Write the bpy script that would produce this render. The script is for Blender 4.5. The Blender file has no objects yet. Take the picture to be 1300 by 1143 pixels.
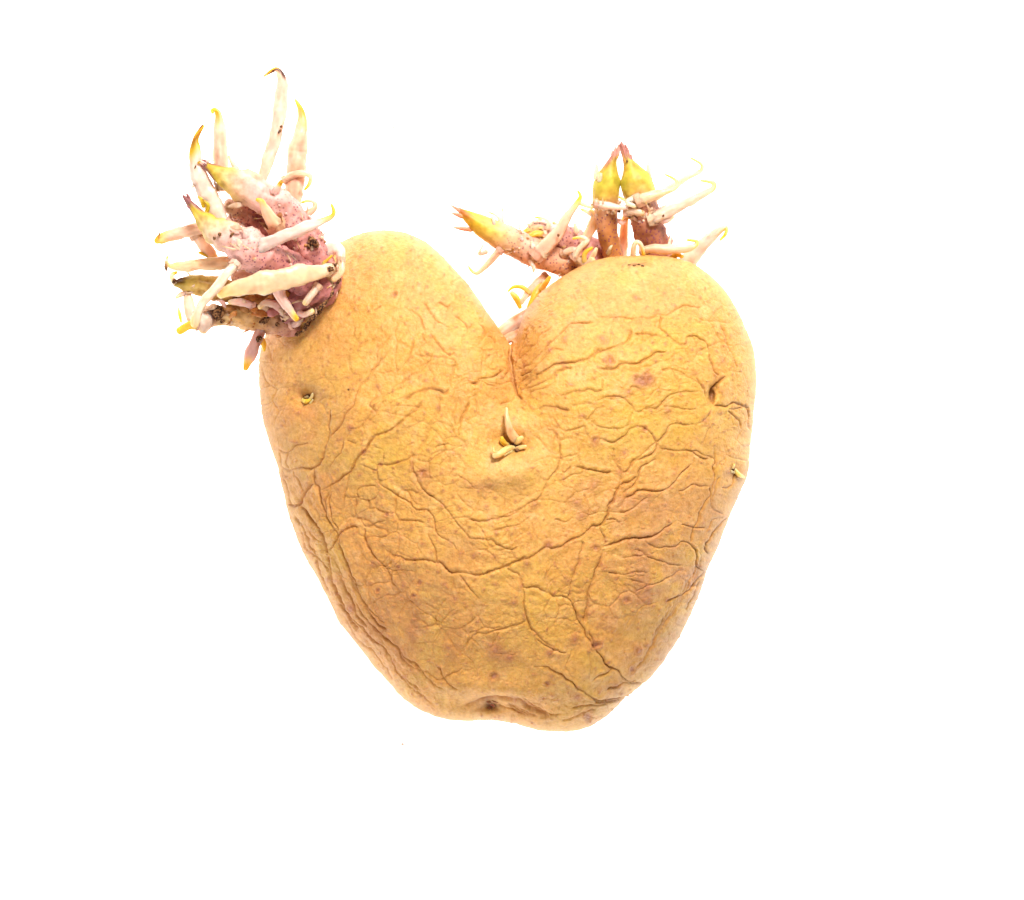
import bpy, math, random
import numpy as np
from mathutils import Vector

# ------------------------------------------------------------------ scale, camera, light
K = 0.00014                      # metres per unit of the measuring grid (1 unit = 0.14 mm)
OX, OY = 645.0, 620.0            # grid point that sits over the world origin (middle of the potato)
H0 = 150.0                       # height of the potato's widest section above the table
CAMH = 8500.0                    # camera height above the table, same units
CX, CY = 650.0, 571.5

def W(x, y, h):
    """grid point seen at (x, y), standing at height h above the table -> world metres"""
    f = (CAMH - h) / (CAMH - H0)
    return (((x - CX) * f + CX - OX) * K, -((y - CY) * f + CY - OY) * K, h * K)

scene = bpy.context.scene
cam_d = bpy.data.cameras.new('camera')
cam = bpy.data.objects.new('camera', cam_d)
scene.collection.objects.link(cam)
cam.location = ((CX - OX) * K, -(CY - OY) * K, CAMH * K)
cam.rotation_euler = (0, 0, 0)
cam_d.sensor_width = 36.0
cam_d.lens = 36.0 * (CAMH - H0) / 1300.0
cam_d.clip_start = 0.01
cam_d.clip_end = 50
cam_d.dof.use_dof = True
cam_d.dof.focus_distance = (CAMH - 250) * K
cam_d.dof.aperture_fstop = 22
scene.camera = cam

world = bpy.data.worlds.new('World'); scene.world = world; world.use_nodes = True
bg = world.node_tree.nodes['Background']
bg.inputs[0].default_value = (1.0, 0.90, 0.78, 1); bg.inputs[1].default_value = 0.22

def area(name, loc, target, size, power, col):
    l = bpy.data.lights.new(name, 'AREA'); l.shape = 'SQUARE'; l.size = size; l.energy = power; l.color = col
    o = bpy.data.objects.new(name, l); scene.collection.objects.link(o)
    o.location = loc
    o.rotation_euler = (Vector(target) - Vector(loc)).to_track_quat('-Z', 'Y').to_euler()
    return o
area('key_softbox', (0.16, 0.52, 0.50), (0, 0, 0.03), 0.20, 9.4, (1, 0.95, 0.88))
area('fill_softbox', (-0.35, -0.45, 0.60), (0, 0, 0.03), 0.30, 4.2, (1, 0.93, 0.85))

scene.view_settings.view_transform = 'Standard'
scene.view_settings.look = 'None'
scene.view_settings.exposure = 0.0
scene.view_settings.gamma = 1.0

rng = np.random.RandomState(7)
random.seed(7)

# ------------------------------------------------------------------ noise helpers
_lat = {}
def vnoise(x, y, seed=0):
    if seed not in _lat:
        _lat[seed] = np.random.RandomState(1000 + seed).rand(256, 256) * 2 - 1
    L = _lat[seed]
    xi = np.floor(x).astype(int); yi = np.floor(y).astype(int)
    fx = x - xi; fy = y - yi
    fx = fx * fx * fx * (fx * (fx * 6 - 15) + 10); fy = fy * fy * fy * (fy * (fy * 6 - 15) + 10)
    a = L[yi & 255, xi & 255]; b = L[yi & 255, (xi + 1) & 255]
    c = L[(yi + 1) & 255, xi & 255]; d = L[(yi + 1) & 255, (xi + 1) & 255]
    return (a * (1 - fx) + b * fx) * (1 - fy) + (c * (1 - fx) + d * fx) * fy
def fbm(x, y, scale, seed=0, octv=4):
    s = 0; a = 1.0; t = 0
    for o in range(octv):
        s = s + a * vnoise(x / scale * 2 ** o + 17.3 * o, y / scale * 2 ** o + 5.1 * o, seed + o); t += a; a *= 0.5
    return s / t * 1.6
def smooth(a, b, x):
    t = np.clip((x - a) / (b - a), 0, 1); return t * t * (3 - 2 * t)

# ------------------------------------------------------------------ materials
def new_mat(name):
    m = bpy.data.materials.new(name); m.use_nodes = True
    nt = m.node_tree; return m, nt, nt.nodes['Principled BSDF']
def node(nt, typ, **kw):
    n = nt.nodes.new(typ)
    for k, v in kw.items(): setattr(n, k, v)
    return n

def mat_skin():
    m, nt, b = new_mat('potato_skin'); L = nt.links.new
    at = node(nt, 'ShaderNodeAttribute', attribute_name='pigment')
    tc = node(nt, 'ShaderNodeTexCoord')
    n1 = node(nt, 'ShaderNodeTexNoise'); n1.inputs['Scale'].default_value = 1500; n1.inputs['Detail'].default_value = 6; n1.inputs['Roughness'].default_value = 0.65
    L(tc.outputs['Object'], n1.inputs['Vector'])
    n2 = node(nt, 'ShaderNodeTexNoise'); n2.inputs['Scale'].default_value = 3000; n2.inputs['Detail'].default_value = 3
    L(tc.outputs['Object'], n2.inputs['Vector'])
    r1 = node(nt, 'ShaderNodeValToRGB')
    r1.color_ramp.elements[0].position = 0.30; r1.color_ramp.elements[0].color = (0.84, 0.76, 0.64, 1)
    r1.color_ramp.elements[1].position = 0.66; r1.color_ramp.elements[1].color = (1.10, 1.10, 1.12, 1)
    L(n1.outputs['Fac'], r1.inputs[0])
    mx = node(nt, 'ShaderNodeMix', data_type='RGBA', blend_type='MULTIPLY'); mx.inputs[0].default_value = 1.0
    L(at.outputs['Color'], mx.inputs[6]); L(r1.outputs[0], mx.inputs[7])
    L(mx.outputs[2], b.inputs['Base Color'])
    b.inputs['Roughness'].default_value = 0.44
    b.inputs['Specular IOR Level'].default_value = 0.27
    b.inputs['Subsurface Weight'].default_value = 0.25
    b.inputs['Subsurface Radius'].default_value = (1.0, 0.4, 0.12)
    b.inputs['Subsurface Scale'].default_value = 0.0007
    add = node(nt, 'ShaderNodeMath', operation='MULTIPLY_ADD'); add.inputs[1].default_value = 0.5
    L(n2.outputs['Fac'], add.inputs[0]); L(n1.outputs['Fac'], add.inputs[2])
    bp = node(nt, 'ShaderNodeBump'); bp.inputs['Strength'].default_value = 0.6; bp.inputs['Distance'].default_value = 0.00022
    L(add.outputs[0], bp.inputs['Height']); L(bp.outputs[0], b.inputs['Normal'])
    return m

def mat_flesh(name, spots, sss, rough, bump=0.3, low=(0.80, 0.70, 0.60, 1), spot_col=(0.20, 0.05, 0.10, 1), scale=0.0012):
    m, nt, b = new_mat(name); L = nt.links.new
    at = node(nt, 'ShaderNodeAttribute', attribute_name='pigment')
    tc = node(nt, 'ShaderNodeTexCoord')
    n1 = node(nt, 'ShaderNodeTexNoise'); n1.inputs['Scale'].default_value = 900; n1.inputs['Detail'].default_value = 5
    L(tc.outputs['Object'], n1.inputs['Vector'])
    r1 = node(nt, 'ShaderNodeValToRGB')
    r1.color_ramp.elements[0].position = 0.28; r1.color_ramp.elements[0].color = low
    r1.color_ramp.elements[1].position = 0.62; r1.color_ramp.elements[1].color = (1.05, 1.05, 1.05, 1)
    L(n1.outputs['Fac'], r1.inputs[0])
    mx = node(nt, 'ShaderNodeMix', data_type='RGBA', blend_type='MULTIPLY'); mx.inputs[0].default_value = 1.0
    L(at.outputs['Color'], mx.inputs[6]); L(r1.outputs[0], mx.inputs[7])
    out = mx.outputs[2]
    if spots:
        vo = node(nt, 'ShaderNodeTexVoronoi'); vo.inputs['Scale'].default_value = 1650
        L(tc.outputs['Object'], vo.inputs['Vector'])
        cr = node(nt, 'ShaderNodeValToRGB'); cr.color_ramp.elements[0].position = 0.17; cr.color_ramp.elements[0].color = (1, 1, 1, 1)
        cr.color_ramp.elements[1].position = 0.35; cr.color_ramp.elements[1].color = (0, 0, 0, 1)
        L(vo.outputs['Distance'], cr.inputs[0])
        am = node(nt, 'ShaderNodeMath', operation='MULTIPLY'); L(cr.outputs[0], am.inputs[0]); L(at.outputs['Alpha'], am.inputs[1])
        m2 = node(nt, 'ShaderNodeMix', data_type='RGBA'); m2.inputs[7].default_value = spot_col
        L(am.outputs[0], m2.inputs[0]); L(out, m2.inputs[6]); out = m2.outputs[2]
    L(out, b.inputs['Base Color'])
    b.inputs['Roughness'].default_value = rough
    b.inputs['Specular IOR Level'].default_value = 0.4
    b.inputs['Subsurface Weight'].default_value = sss
    b.inputs['Subsurface Radius'].default_value = (1.0, 0.78, 0.60)
    b.inputs['Subsurface Scale'].default_value = scale
    bp = node(nt, 'ShaderNodeBump'); bp.inputs['Strength'].default_value = bump; bp.inputs['Distance'].default_value = 0.0002
    L(n1.outputs['Fac'], bp.inputs['Height']); L(bp.outputs[0], b.inputs['Normal'])
    return m

def mat_dirt():
    m, nt, b = new_mat('dry_soil'); L = nt.links.new
    tc = node(nt, 'ShaderNodeTexCoord')
    n1 = node(nt, 'ShaderNodeTexNoise'); n1.inputs['Scale'].default_value = 2600; n1.inputs['Detail'].default_value = 4
    L(tc.outputs['Object'], n1.inputs['Vector'])
    r1 = node(nt, 'ShaderNodeValToRGB')
    r1.color_ramp.elements[0].position = 0.42; r1.color_ramp.elements[0].color = (0.045, 0.02, 0.014, 1)
    r1.color_ramp.elements[1].position = 0.6; r1.color_ramp.elements[1].color = (0.36, 0.18, 0.08, 1)
    L(n1.outputs['Fac'], r1.inputs[0]); L(r1.outputs[0], b.inputs['Base Color'])
    b.inputs['Roughness'].default_value = 0.9
    b.inputs['Specular IOR Level'].default_value = 0.1
    return m

def mat_table():
    m, nt, b = new_mat('glowing_white_acrylic')
    b.inputs['Base Color'].default_value = (0.85, 0.85, 0.85, 1)
    b.inputs['Roughness'].default_value = 0.6
    b.inputs['Emission Color'].default_value = (1.0, 0.995, 0.99, 1)
    b.inputs['Emission Strength'].default_value = 1.45
    return m

M_SKIN = mat_skin()
M_STEM = mat_flesh('sprout_skin', True, 0.25, 0.5, 0.5, scale=0.0008)
M_ROOT = mat_flesh('rootlet_flesh', False, 0.9, 0.36, 0.2, low=(0.95, 0.91, 0.86, 1), scale=0.0022)
M_SCALE = mat_flesh('bract_flesh', False, 0.35, 0.55, 0.4, scale=0.0008)
M_DIRT = mat_dirt()
M_TABLE = mat_table()

# ------------------------------------------------------------------ mesh helpers
def make_obj(name, verts, faces, mat, parent=None, origin=None, smooth_=True, pigment=None):
    """verts: (n,3) world metres; origin: world metres"""
    verts = np.asarray(verts, dtype=np.float64)
    if origin is None: origin = np.zeros(3)
    origin = np.asarray(origin, dtype=np.float64)
    me = bpy.data.meshes.new(name)
    if isinstance(faces, np.ndarray) and faces.ndim == 2:
        nf, k = faces.shape
        me.vertices.add(len(verts)); me.vertices.foreach_set('co', (verts - origin).astype(np.float32).ravel())
        me.loops.add(nf * k); me.loops.foreach_set('vertex_index', faces.astype(np.int32).ravel())
        me.polygons.add(nf); me.polygons.foreach_set('loop_start', np.arange(0, nf * k, k, dtype=np.int32))
        me.update(calc_edges=True)
    else:
        me.from_pydata([tuple(v) for v in (verts - origin)], [], [tuple(int(i) for i in f) for f in faces])
    me.validate()
    if smooth_: me.polygons.foreach_set('use_smooth', np.ones(len(me.polygons), dtype=bool))
    if pigment is not None:
        a = me.attributes.new('pigment', 'FLOAT_COLOR', 'POINT')
        pg = np.asarray(pigment, dtype=np.float32)
        if mat is not M_SKIN: pg = pg.copy(); pg[:, :3] = (0.84 if mat is M_ROOT else 0.88) * pg[:, :3] ** (1.5 if mat is M_ROOT else 1.4)
        if pg.shape[1] == 3: pg = np.concatenate([pg, np.ones((len(pg), 1), np.float32)], 1)
        a.data.foreach_set('color', pg.ravel())
    me.materials.append(mat)
    o = bpy.data.objects.new(name, me); scene.collection.objects.link(o)
    pw = np.zeros(3)
    if parent is not None:
        o.parent = parent; pw = np.array(parent.get('_w', [0, 0, 0]))
    o.location = tuple(origin - pw)
    o['_w'] = [float(v) for v in origin]
    return o

# ================================================================== THE SETTING
def slab(name, x0, x1, y0, y1, z0, z1, mat, bev=0.002):
    v = []
    for z, e in ((z0, 0), (z1 - bev, 0), (z1, bev)):
        v += [(x0 + e, y0 + e, z), (x1 - e, y0 + e, z), (x1 - e, y1 - e, z), (x0 + e, y1 - e, z)]
    f = [(3, 2, 1, 0), (8, 9, 10, 11)]
    for r in (0, 4):
        for i in range(4):
            j = (i + 1) % 4; f.append((r + i, r + j, r + 4 + j, r + 4 + i))
    return make_obj(name, v, f, mat, smooth_=False)
tb = slab('light_table', -0.6, 0.6, -0.55, 0.55, -0.03, 0.0, M_TABLE); tb['kind'] = 'structure'

# ================================================================== POTATO BODY
outline = [(648,438),(651,432),(656,424),(661,411),(666,398),(674,386),(685,373),(698,362),(711,353),(725,344),(739,337),
 (755,331),(771,327),(790,325),(810,324),(830,324),(849,326),(867,330),(883,336),(904,352),(925,375),(943,407),(956,441),(960,472),(960,500),
 (958,519),(954,558),(952,576),(950,599),(941,623),(925,659),(912,693),(896,727),(884,765),(867,801),(857,818),(831,854),
 (795,886),(766,914),(741,926),(712,930),(687,927),(654,919),(625,915),(593,916),(567,914),(535,903),(509,885),(484,858),
 (452,818),(430,788),(422,770),(404,737),(385,703),(371,666),(362,635),(354,598),(342,562),(336,541),(331,512),(328,481),(329,455),
 (334,434),(344,411),(358,388),(375,362),(392,338),(410,319),(435,306),(455,297),(477,292),(497,292),(516,296),(536,305),(555,319),
 (581,346),(597,364),(615,391),(634,418),(643,431)]
O = np.array(outline, float)
def catmull(P, closed, n):
    P = np.asarray(P, float); out = []
    m = len(P)
    rngi = range(m) if closed else range(m - 1)
    for i in rngi:
        if closed: p0, p1, p2, p3 = P[(i - 1) % m], P[i], P[(i + 1) % m], P[(i + 2) % m]
        else: p0, p1, p2, p3 = P[max(i - 1, 0)], P[i], P[i + 1], P[min(i + 2, m - 1)]
        t = np.linspace(0, 1, n, endpoint=False)[:, None]
        out.append(0.5 * ((2 * p1) + (-p0 + p2) * t + (2 * p0 - 5 * p1 + 4 * p2 - p3) * t ** 2 + (-p0 + 3 * p1 - 3 * p2 + p3) * t ** 3))
    out = np.concatenate(out)
    if not closed: out = np.concatenate([out, P[-1:]])
    return out
C = catmull(O, True, 12)
th = np.arctan2(-(C[:, 1] - OY), C[:, 0] - OX); rr = np.hypot(C[:, 0] - OX, C[:, 1] - OY)
o_ = np.argsort(th); th = th[o_]; rr = rr[o_]
TH = np.linspace(-math.pi, math.pi, 3600, endpoint=False)
RC = np.interp(TH, th, rr, period=2 * math.pi)
ker = np.exp(-0.5 * (np.arange(-4, 5) / 1.6) ** 2); ker /= ker.sum()
RC = sum(k_ * np.roll(RC, i - 4) for i, k_ in enumerate(ker))
fr = np.fft.rfft(RC); kk = np.arange(len(fr)); RE = np.fft.irfft(fr * np.exp(-(kk / 3.2) ** 2), len(RC))
def rC(t): return np.interp(t, TH, RC, period=2 * math.pi)
def rE(t): return np.interp(t, TH, RE, period=2 * math.pi)
TF, TB = 175.0, 150.0

# ---- relief and pigment maps on a raster
RES = 1.5
RX0, RY0, RX1, RY1 = 300, 265, 990, 960
nx = int((RX1 - RX0) * RES); ny = int((RY1 - RY0) * RES)
gx, gy = np.meshgrid(RX0 + np.arange(nx) / RES, RY0 + np.arange(ny) / RES)
wx = gx + 1.6 * fbm(gx, gy, 11, 20, 3) + 2.0 * fbm(gx, gy, 40, 24, 2)
wy = gy + 1.6 * fbm(gx, gy, 11, 30, 3) + 2.0 * fbm(gx, gy, 40, 34, 2)

creases = []
def win(ox, oy, sc):
    def add(pts, dep=2.2, w=1.5): creases.append(([(ox + a / sc, oy + b / sc) for a, b in pts], dep, w))
    return add
a = win(320, 280, 3.824)
a([(735,880),(770,850),(820,822),(870,812),(905,822),(935,832),(965,808)], 5.0, 2.2)
a([(735,880),(700,925),(690,980)], 1.6); a([(905,825),(915,880),(905,930),(860,975)], 1.4)
a([(1055,795),(1090,790),(1100,770),(1130,768),(1200,755),(1225,735)], 4.0, 1.8)
a([(660,640),(590,720),(545,780),(515,830),(500,880),(460,930),(430,990),(395,1035),(372,1060)], 2.8)
a([(830,395),(880,470),(925,505),(960,520)], 1.6); a([(980,460),(1030,500),(1050,530)], 1.6); a([(900,400),(950,425)], 1.3)
a([(740,430),(790,455),(815,480),(830,530)], 1.6); a([(860,545),(900,610),(945,645),(985,640)], 1.7)
a([(790,655),(860,658),(970,668),(980,700),(965,760),(965,800)], 2.0); a([(740,780),(700,800),(680,830)], 1.2)
a([(775,735),(720,790)], 1.4); a([(590,428),(610,420),(630,408)], 1.6); a([(378,915),(378,960),(362,1000),(370,1030)], 3)
a([(640,830),(560,960),(520,1005),(480,1010),(450,1060)], 2.0); a([(830,880),(800,930),(760,950),(700,1010),(640,1040),(600,1062)], 2.0)
a([(1050,880),(1012,960),(1000,1050)], 1.8); a([(770,740),(830,710),(880,640)], 1.1); a([(600,850),(570,900),(600,940)], 1.2)
a([(630,880),(600,940),(560,980)],1.3); a([(780,580),(770,640),(740,690),(690,730)], 1.2); a([(820,540),(840,600)], 1.0)
a([(1110,500),(1140,560),(1180,600),(1200,660)], 1.1); a([(1230,620),(1245,700),(1235,780)], 1.4)
a = win(320, 520, 3.824)
a([(120,195),(180,210),(215,180),(270,172)], 3.4, 1.8); a([(185,212),(170,260),(185,290)], 2)
a([(140,280),(185,295),(240,280),(310,283),(345,225),(368,120),(372,100)], 4.2, 2.0); a([(380,127),(430,70),(450,10)], 2.6)
a([(310,283),(308,350),(330,395),(350,480),(380,560),(420,605)], 4.2, 2.0)
a([(330,395),(400,365),(440,330),(485,300),(520,230),(550,195),(610,135),(680,100),(720,80),(760,30),(790,0)], 3.6, 1.7)
a([(240,450),(265,400),(305,365)], 4.0, 2); a([(185,462),(215,470),(240,468),(245,440)], 3.8, 2); a([(150,290),(170,380),(185,440),(200,465)], 2.8)
a([(240,470),(290,545),(325,600),(345,660),(365,695)], 4.4, 2.1); a([(365,685),(400,645),(425,605),(460,575),(490,570),(505,582)], 4.2, 1.9)
a([(420,610),(440,700),(480,790),(520,880),(560,970),(610,1040),(660,1075)], 3.6, 1.9); a([(365,700),(380,800),(430,920),(480,1020),(520,1070)], 3.8, 2.0)
a([(380,400),(380,480),(395,540),(420,590)], 2.6); a([(370,400),(362,480),(372,540),(410,600)], 2.0)
a([(525,265),(560,290),(605,308),(612,275),(660,272),(720,250),(770,240),(790,200)], 2.4)
a([(515,430),(520,390),(560,380),(610,385)], 2.2); a([(610,350),(680,410),(760,455),(800,490),(850,495),(870,540),(900,600),(960,640),(1000,690)], 2.4)
a([(520,435),(570,445),(610,410)], 1.6)
a([(608,310),(612,350)], 2); a([(505,510),(550,575),(610,555),(650,550)], 2.2); a([(505,430),(505,510)], 1.5)
a([(700,545),(830,552)], 2.2); a([(640,670),(700,715),(780,730),(890,738),(950,785),(1020,790),(1100,798),(1180,785),(1230,770),(1260,750),(1300,735),(1330,712)], 3.8, 1.8)
a([(790,200),(785,290),(830,390),(880,430),(930,480),(1000,560),(1060,620),(1110,630),(1160,635),(1220,670),(1270,675),(1290,655)], 2.6)
a([(1230,780),(1280,800),(1310,840)], 2); a([(1010,800),(1060,870),(1110,920)], 1.5); a([(550,575),(555,640),(590,710),(650,770),(690,850)], 1.6)
a([(975,320),(1040,350),(1080,390)], 1.4); a([(1040,530),(1100,545),(1180,530),(1250,515),(1300,485)], 2.2); a([(1170,590),(1230,580),(1300,565)], 2.0)
a([(885,190),(905,172),(940,165)], 2.2); a([(230,590),(270,690),(340,740),(370,790)], 2.8); a([(215,510),(250,600),(300,700),(330,790),(390,900)], 2.6)
a([(205,300),(240,370),(250,400)], 2); a([(500,860),(560,960),(600,1000),(650,1040)], 2.6); a([(470,800),(510,880),(550,950)], 2.4)
a([(400,740),(440,840),(500,960),(560,1060)], 1.8); a([(450,440),(480,310)], 1.2); a([(440,150),(430,200),(400,250),(385,300)], 1.8); a([(455,150),(500,160)], 1.3)
a([(890,740),(885,680),(850,600)], 1.3); a([(130,210),(150,290)],2.2); a([(180,330),(150,300)],2)
a([(690,330),(640,350),(615,345)],1.2); a([(590,180),(640,210),(640,270)],1.1)
a = win(640, 310, 3.824)
a([(75,715),(130,665),(200,610),(300,570),(410,555),(470,520),(540,495),(600,470),(615,430),(600,415)], 3.6, 1.8)
a([(100,705),(200,655),(260,620),(330,590)], 3.0, 1.7); a([(60,610),(110,590),(170,540),(240,470),(310,400),(370,385),(440,370)], 2.8, 1.7)
a([(60,560),(120,520),(180,450),(240,400)], 1.6); a([(80,640),(150,600),(230,520),(290,500)], 2.2); a([(30,620),(60,560),(90,480),(130,400)], 1.6)
a([(60,700),(90,660),(120,640)], 2.5); a([(120,720),(190,690),(260,660)],1.6)
a([(460,600),(500,605),(545,598),(575,575),(640,572),(690,550),(740,525),(810,520)], 3.2, 1.7); a([(560,562),(600,570)], 2)
a([(760,615),(800,605),(850,620),(910,655),(960,690),(980,740)], 1.8)
a([(760,340),(750,400),(790,440),(850,485),(890,495),(890,465),(930,460),(980,480),(1000,530)], 2.2); a([(760,345),(810,325),(880,300),(950,310)], 1.4)
a([(1050,390),(1080,450),(1110,540),(1130,600)], 1.8); a([(1075,640),(1025,675),(1003,730),(1008,775)], 5.5, 2.6)
a([(1008,775),(1060,780),(1110,770),(1150,790),(1180,810)], 3.6, 1.8); a([(1075,790),(1110,800),(1150,800)], 2.4)
a([(270,735),(360,715),(440,712),(480,708)], 3.2, 1.7); a([(160,790),(240,790),(325,796)], 4.2, 2.0); a([(330,770),(400,772),(430,780)], 2.4)
a([(240,830),(290,905),(340,905),(385,895),(410,930),(420,960)], 2.2); a([(440,765),(560,745),(640,820),(690,805),(740,800),(800,750),(830,725),(960,710)], 2.6)
a([(410,860),(480,895),(540,900),(600,880),(625,840),(630,810)], 1.9); a([(460,950),(530,965),(580,930),(640,885),(690,890),(720,920),(740,960),(780,920),(800,890),(870,870),(940,860)], 2.9, 1.6)
a([(740,965),(700,980),(680,1010),(620,1065)], 2.5); a([(740,965),(760,990),(830,1000),(900,1000),(950,1030),(990,1050)], 2.2)
a([(530,990),(540,1040),(570,1070)], 2.0); a([(210,890),(250,930),(275,990),(285,1060)], 2.4); a([(770,790),(880,800),(940,800)], 2.0)
a([(960,700),(935,650)], 1.5); a([(1070,800),(1130,850),(1150,900)], 1.8); a([(450,345),(520,350),(620,365),(750,350)], 1.2); a([(640,440),(700,430),(750,440)], 1.4)
a([(480,700),(480,650)], 1.2); a([(690,740),(640,690),(600,720)], 1.2); a([(1000,530),(1010,600),(1040,640)], 1.6); a([(940,860),(990,840),(1000,790)], 1.6)
a([(1160,780),(1185,860),(1195,900)],1.6); a([(960,960),(1000,880)],1.3); a([(380,830),(400,860),(450,800)],1.4); a([(600,750),(520,760),(480,760)],1.4)
a = win(640, 560, 3.824)
a([(740,0),(735,40),(700,70),(640,95),(610,130),(580,145),(540,100),(520,80)], 2.9, 1.6)
a([(580,145),(578,185),(560,230),(520,290),(495,330),(490,380),(465,410),(430,415),(390,450),(330,470),(280,510),(230,525),(190,520),(150,560),(80,580),(10,610),(-40,630)], 4.0, 1.8)
a([(650,178),(600,200),(575,215)], 3.0); a([(740,90),(700,110),(670,140),(660,180),(610,230),(560,255)], 2.6)
a([(580,280),(620,262),(660,240),(720,255),(780,245),(830,210),(870,150),(920,115)], 3.2, 1.7); a([(850,245),(890,230),(930,215),(1000,222)], 2.6)
a([(760,40),(830,40),(880,45),(930,40),(990,80),(1020,100)], 2.2); a([(1020,30),(1020,180),(1000,260),(960,350),(920,430),(905,490)], 2.4)
a([(480,515),(560,495),(630,475),(680,470),(730,455),(770,425),(820,400)], 4.4, 2.0); a([(660,475),(720,510),(780,515),(830,520),(860,492),(900,495),(925,525),(930,570),(935,620),(960,640)], 2.8)
a([(860,410),(920,410),(980,420)], 2.2); a([(385,255),(400,310),(410,350)], 2.8); a([(345,130),(400,140),(460,150),(520,152)], 3.2, 1.6); a([(290,150),(305,160),(335,125)], 2)
a([(280,90),(260,140),(210,200),(180,265),(130,300),(60,335),(0,360)], 2.4); a([(-60,440),(0,420),(80,400),(130,370)], 2.0); a([(130,400),(150,470),(190,500)], 1.6)
a([(385,480),(375,550),(350,640),(330,700),(310,765)], 3.2, 2.6); a([(475,550),(440,630),(415,710),(400,830),(385,900)], 3.0, 3.0)
a([(10,615),(60,650),(90,695),(110,710),(160,708),(210,730),(250,750),(305,765),(335,800),(345,860),(380,920),(400,960),(450,1010),(490,1060)], 3.2, 1.7)
a([(105,710),(105,800),(130,890),(180,950),(250,1000)], 2.4); a([(490,385),(540,380),(570,400)], 2.0); a([(465,420),(490,470),(500,500)], 2.2)
a([(500,640),(560,645),(700,635)], 1.8); a([(600,660),(700,700),(780,680),(860,630)], 1.8); a([(640,730),(700,700)], 1.6); a([(520,550),(640,560),(750,530)], 1.2)
a([(780,790),(850,760),(900,720),(940,670),(970,635)], 4.2, 1.9); a([(945,680),(915,760),(880,820)], 2.6); a([(1085,370),(1040,420),(980,500),(985,550)], 2)
a([(1060,380),(1010,390),(990,430)],1.6); a([(0,520),(30,525),(60,510)],1.6); a([(250,380),(300,395),(340,360)],1.2); a([(640,520),(740,580),(860,610)],1.4)
a([(1050,180),(1020,240),(1010,300)],1.6); a([(1060,230),(1100,215),(1130,160)],2.2); a([(1000,222),(1010,320),(1060,360)],1.4); a([(700,270),(600,330),(560,340)],1.2)
for i in range(9): a([(960 - i * 26, 560 + i * 42), (930 - i * 27, 650 + i * 42), (880 - i * 27, 745 + i * 40), (830 - i * 24, 830 + i * 34)], 1.0, 2.4)
a = win(430, 760, 2.766)
a([(880,120),(900,170),(950,230),(1010,280),(1040,285)], 3.0); a([(665,75),(600,100),(540,115),(490,120),(455,150),(435,180)], 2.4)
a([(680,230),(740,245),(780,265),(820,300),(870,335),(910,358),(960,355),(1010,340)], 3.0); a([(890,295),(950,255),(960,245)], 2.6)
a([(850,310),(910,365),(1000,350),(1070,310),(1110,270)], 2.8); a([(60,10),(100,70),(150,130),(190,160),(250,230),(310,255),(350,290),(400,270),(440,240)], 2.6)
a([(0,10),(30,50),(100,120),(160,180),(200,250),(240,290),(300,340)], 2.4); a([(820,380),(880,380),(950,370)], 1.6); a([(790,430),(870,400),(910,390)], 1.4)
a([(640,345),(700,385),(740,405),(790,400)], 2.2); a([(590,360),(640,390),(700,410)], 1.4); a([(160,130),(220,190),(290,240),(330,300),(380,330)], 2.2)
a([(350,240),(380,300),(420,320)], 1.5); a([(820,190),(800,240),(830,290)], 1.3); a([(880,180),(890,240),(880,290)], 1.3); a([(700,140),(760,180),(800,190)], 2)
a([(940,330),(1010,290),(1060,300)],2.0); a([(20,60),(80,150),(150,230),(200,290)],2.0); a([(190,220),(215,260),(250,310),(330,370)],2.2)

a([(440,378),(480,358),(520,349),(600,351),(650,368),(700,396),(745,412)], 5.0, 3.4)
a([(560,372),(610,385),(660,405)], 2.0); a([(600,362),(650,388),(690,408)], 1.8)
a = win(0, 0, 1.0)
a([(648,440),(648,462),(651,482),(656,500),(664,508)], 6.0, 3.0); a([(656,500),(649,510),(636,514)], 2.6, 1.8)

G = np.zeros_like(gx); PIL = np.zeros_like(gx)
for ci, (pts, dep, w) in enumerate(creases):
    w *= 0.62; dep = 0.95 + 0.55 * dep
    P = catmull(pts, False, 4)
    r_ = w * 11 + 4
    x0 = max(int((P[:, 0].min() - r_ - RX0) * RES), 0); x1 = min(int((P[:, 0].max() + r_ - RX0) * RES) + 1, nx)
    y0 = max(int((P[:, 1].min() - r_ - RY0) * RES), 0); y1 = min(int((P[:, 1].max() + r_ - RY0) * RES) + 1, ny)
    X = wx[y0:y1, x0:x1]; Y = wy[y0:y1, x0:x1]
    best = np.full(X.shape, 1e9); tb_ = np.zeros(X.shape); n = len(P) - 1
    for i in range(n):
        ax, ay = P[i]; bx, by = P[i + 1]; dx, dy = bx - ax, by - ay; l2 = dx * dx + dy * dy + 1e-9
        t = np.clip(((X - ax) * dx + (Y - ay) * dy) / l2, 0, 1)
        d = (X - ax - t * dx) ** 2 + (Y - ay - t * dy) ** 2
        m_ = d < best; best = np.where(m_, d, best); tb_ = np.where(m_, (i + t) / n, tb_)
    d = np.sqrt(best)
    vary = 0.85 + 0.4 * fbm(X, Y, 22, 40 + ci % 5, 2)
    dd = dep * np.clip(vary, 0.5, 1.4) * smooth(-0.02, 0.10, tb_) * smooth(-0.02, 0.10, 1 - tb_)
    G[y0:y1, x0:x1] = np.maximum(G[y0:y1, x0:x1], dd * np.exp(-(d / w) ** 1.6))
    PIL[y0:y1, x0:x1] = np.maximum(PIL[y0:y1, x0:x1], dd * 0.34 * np.exp(-((d - 4.2 * w) / (4.0 * w)) ** 2))

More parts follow.
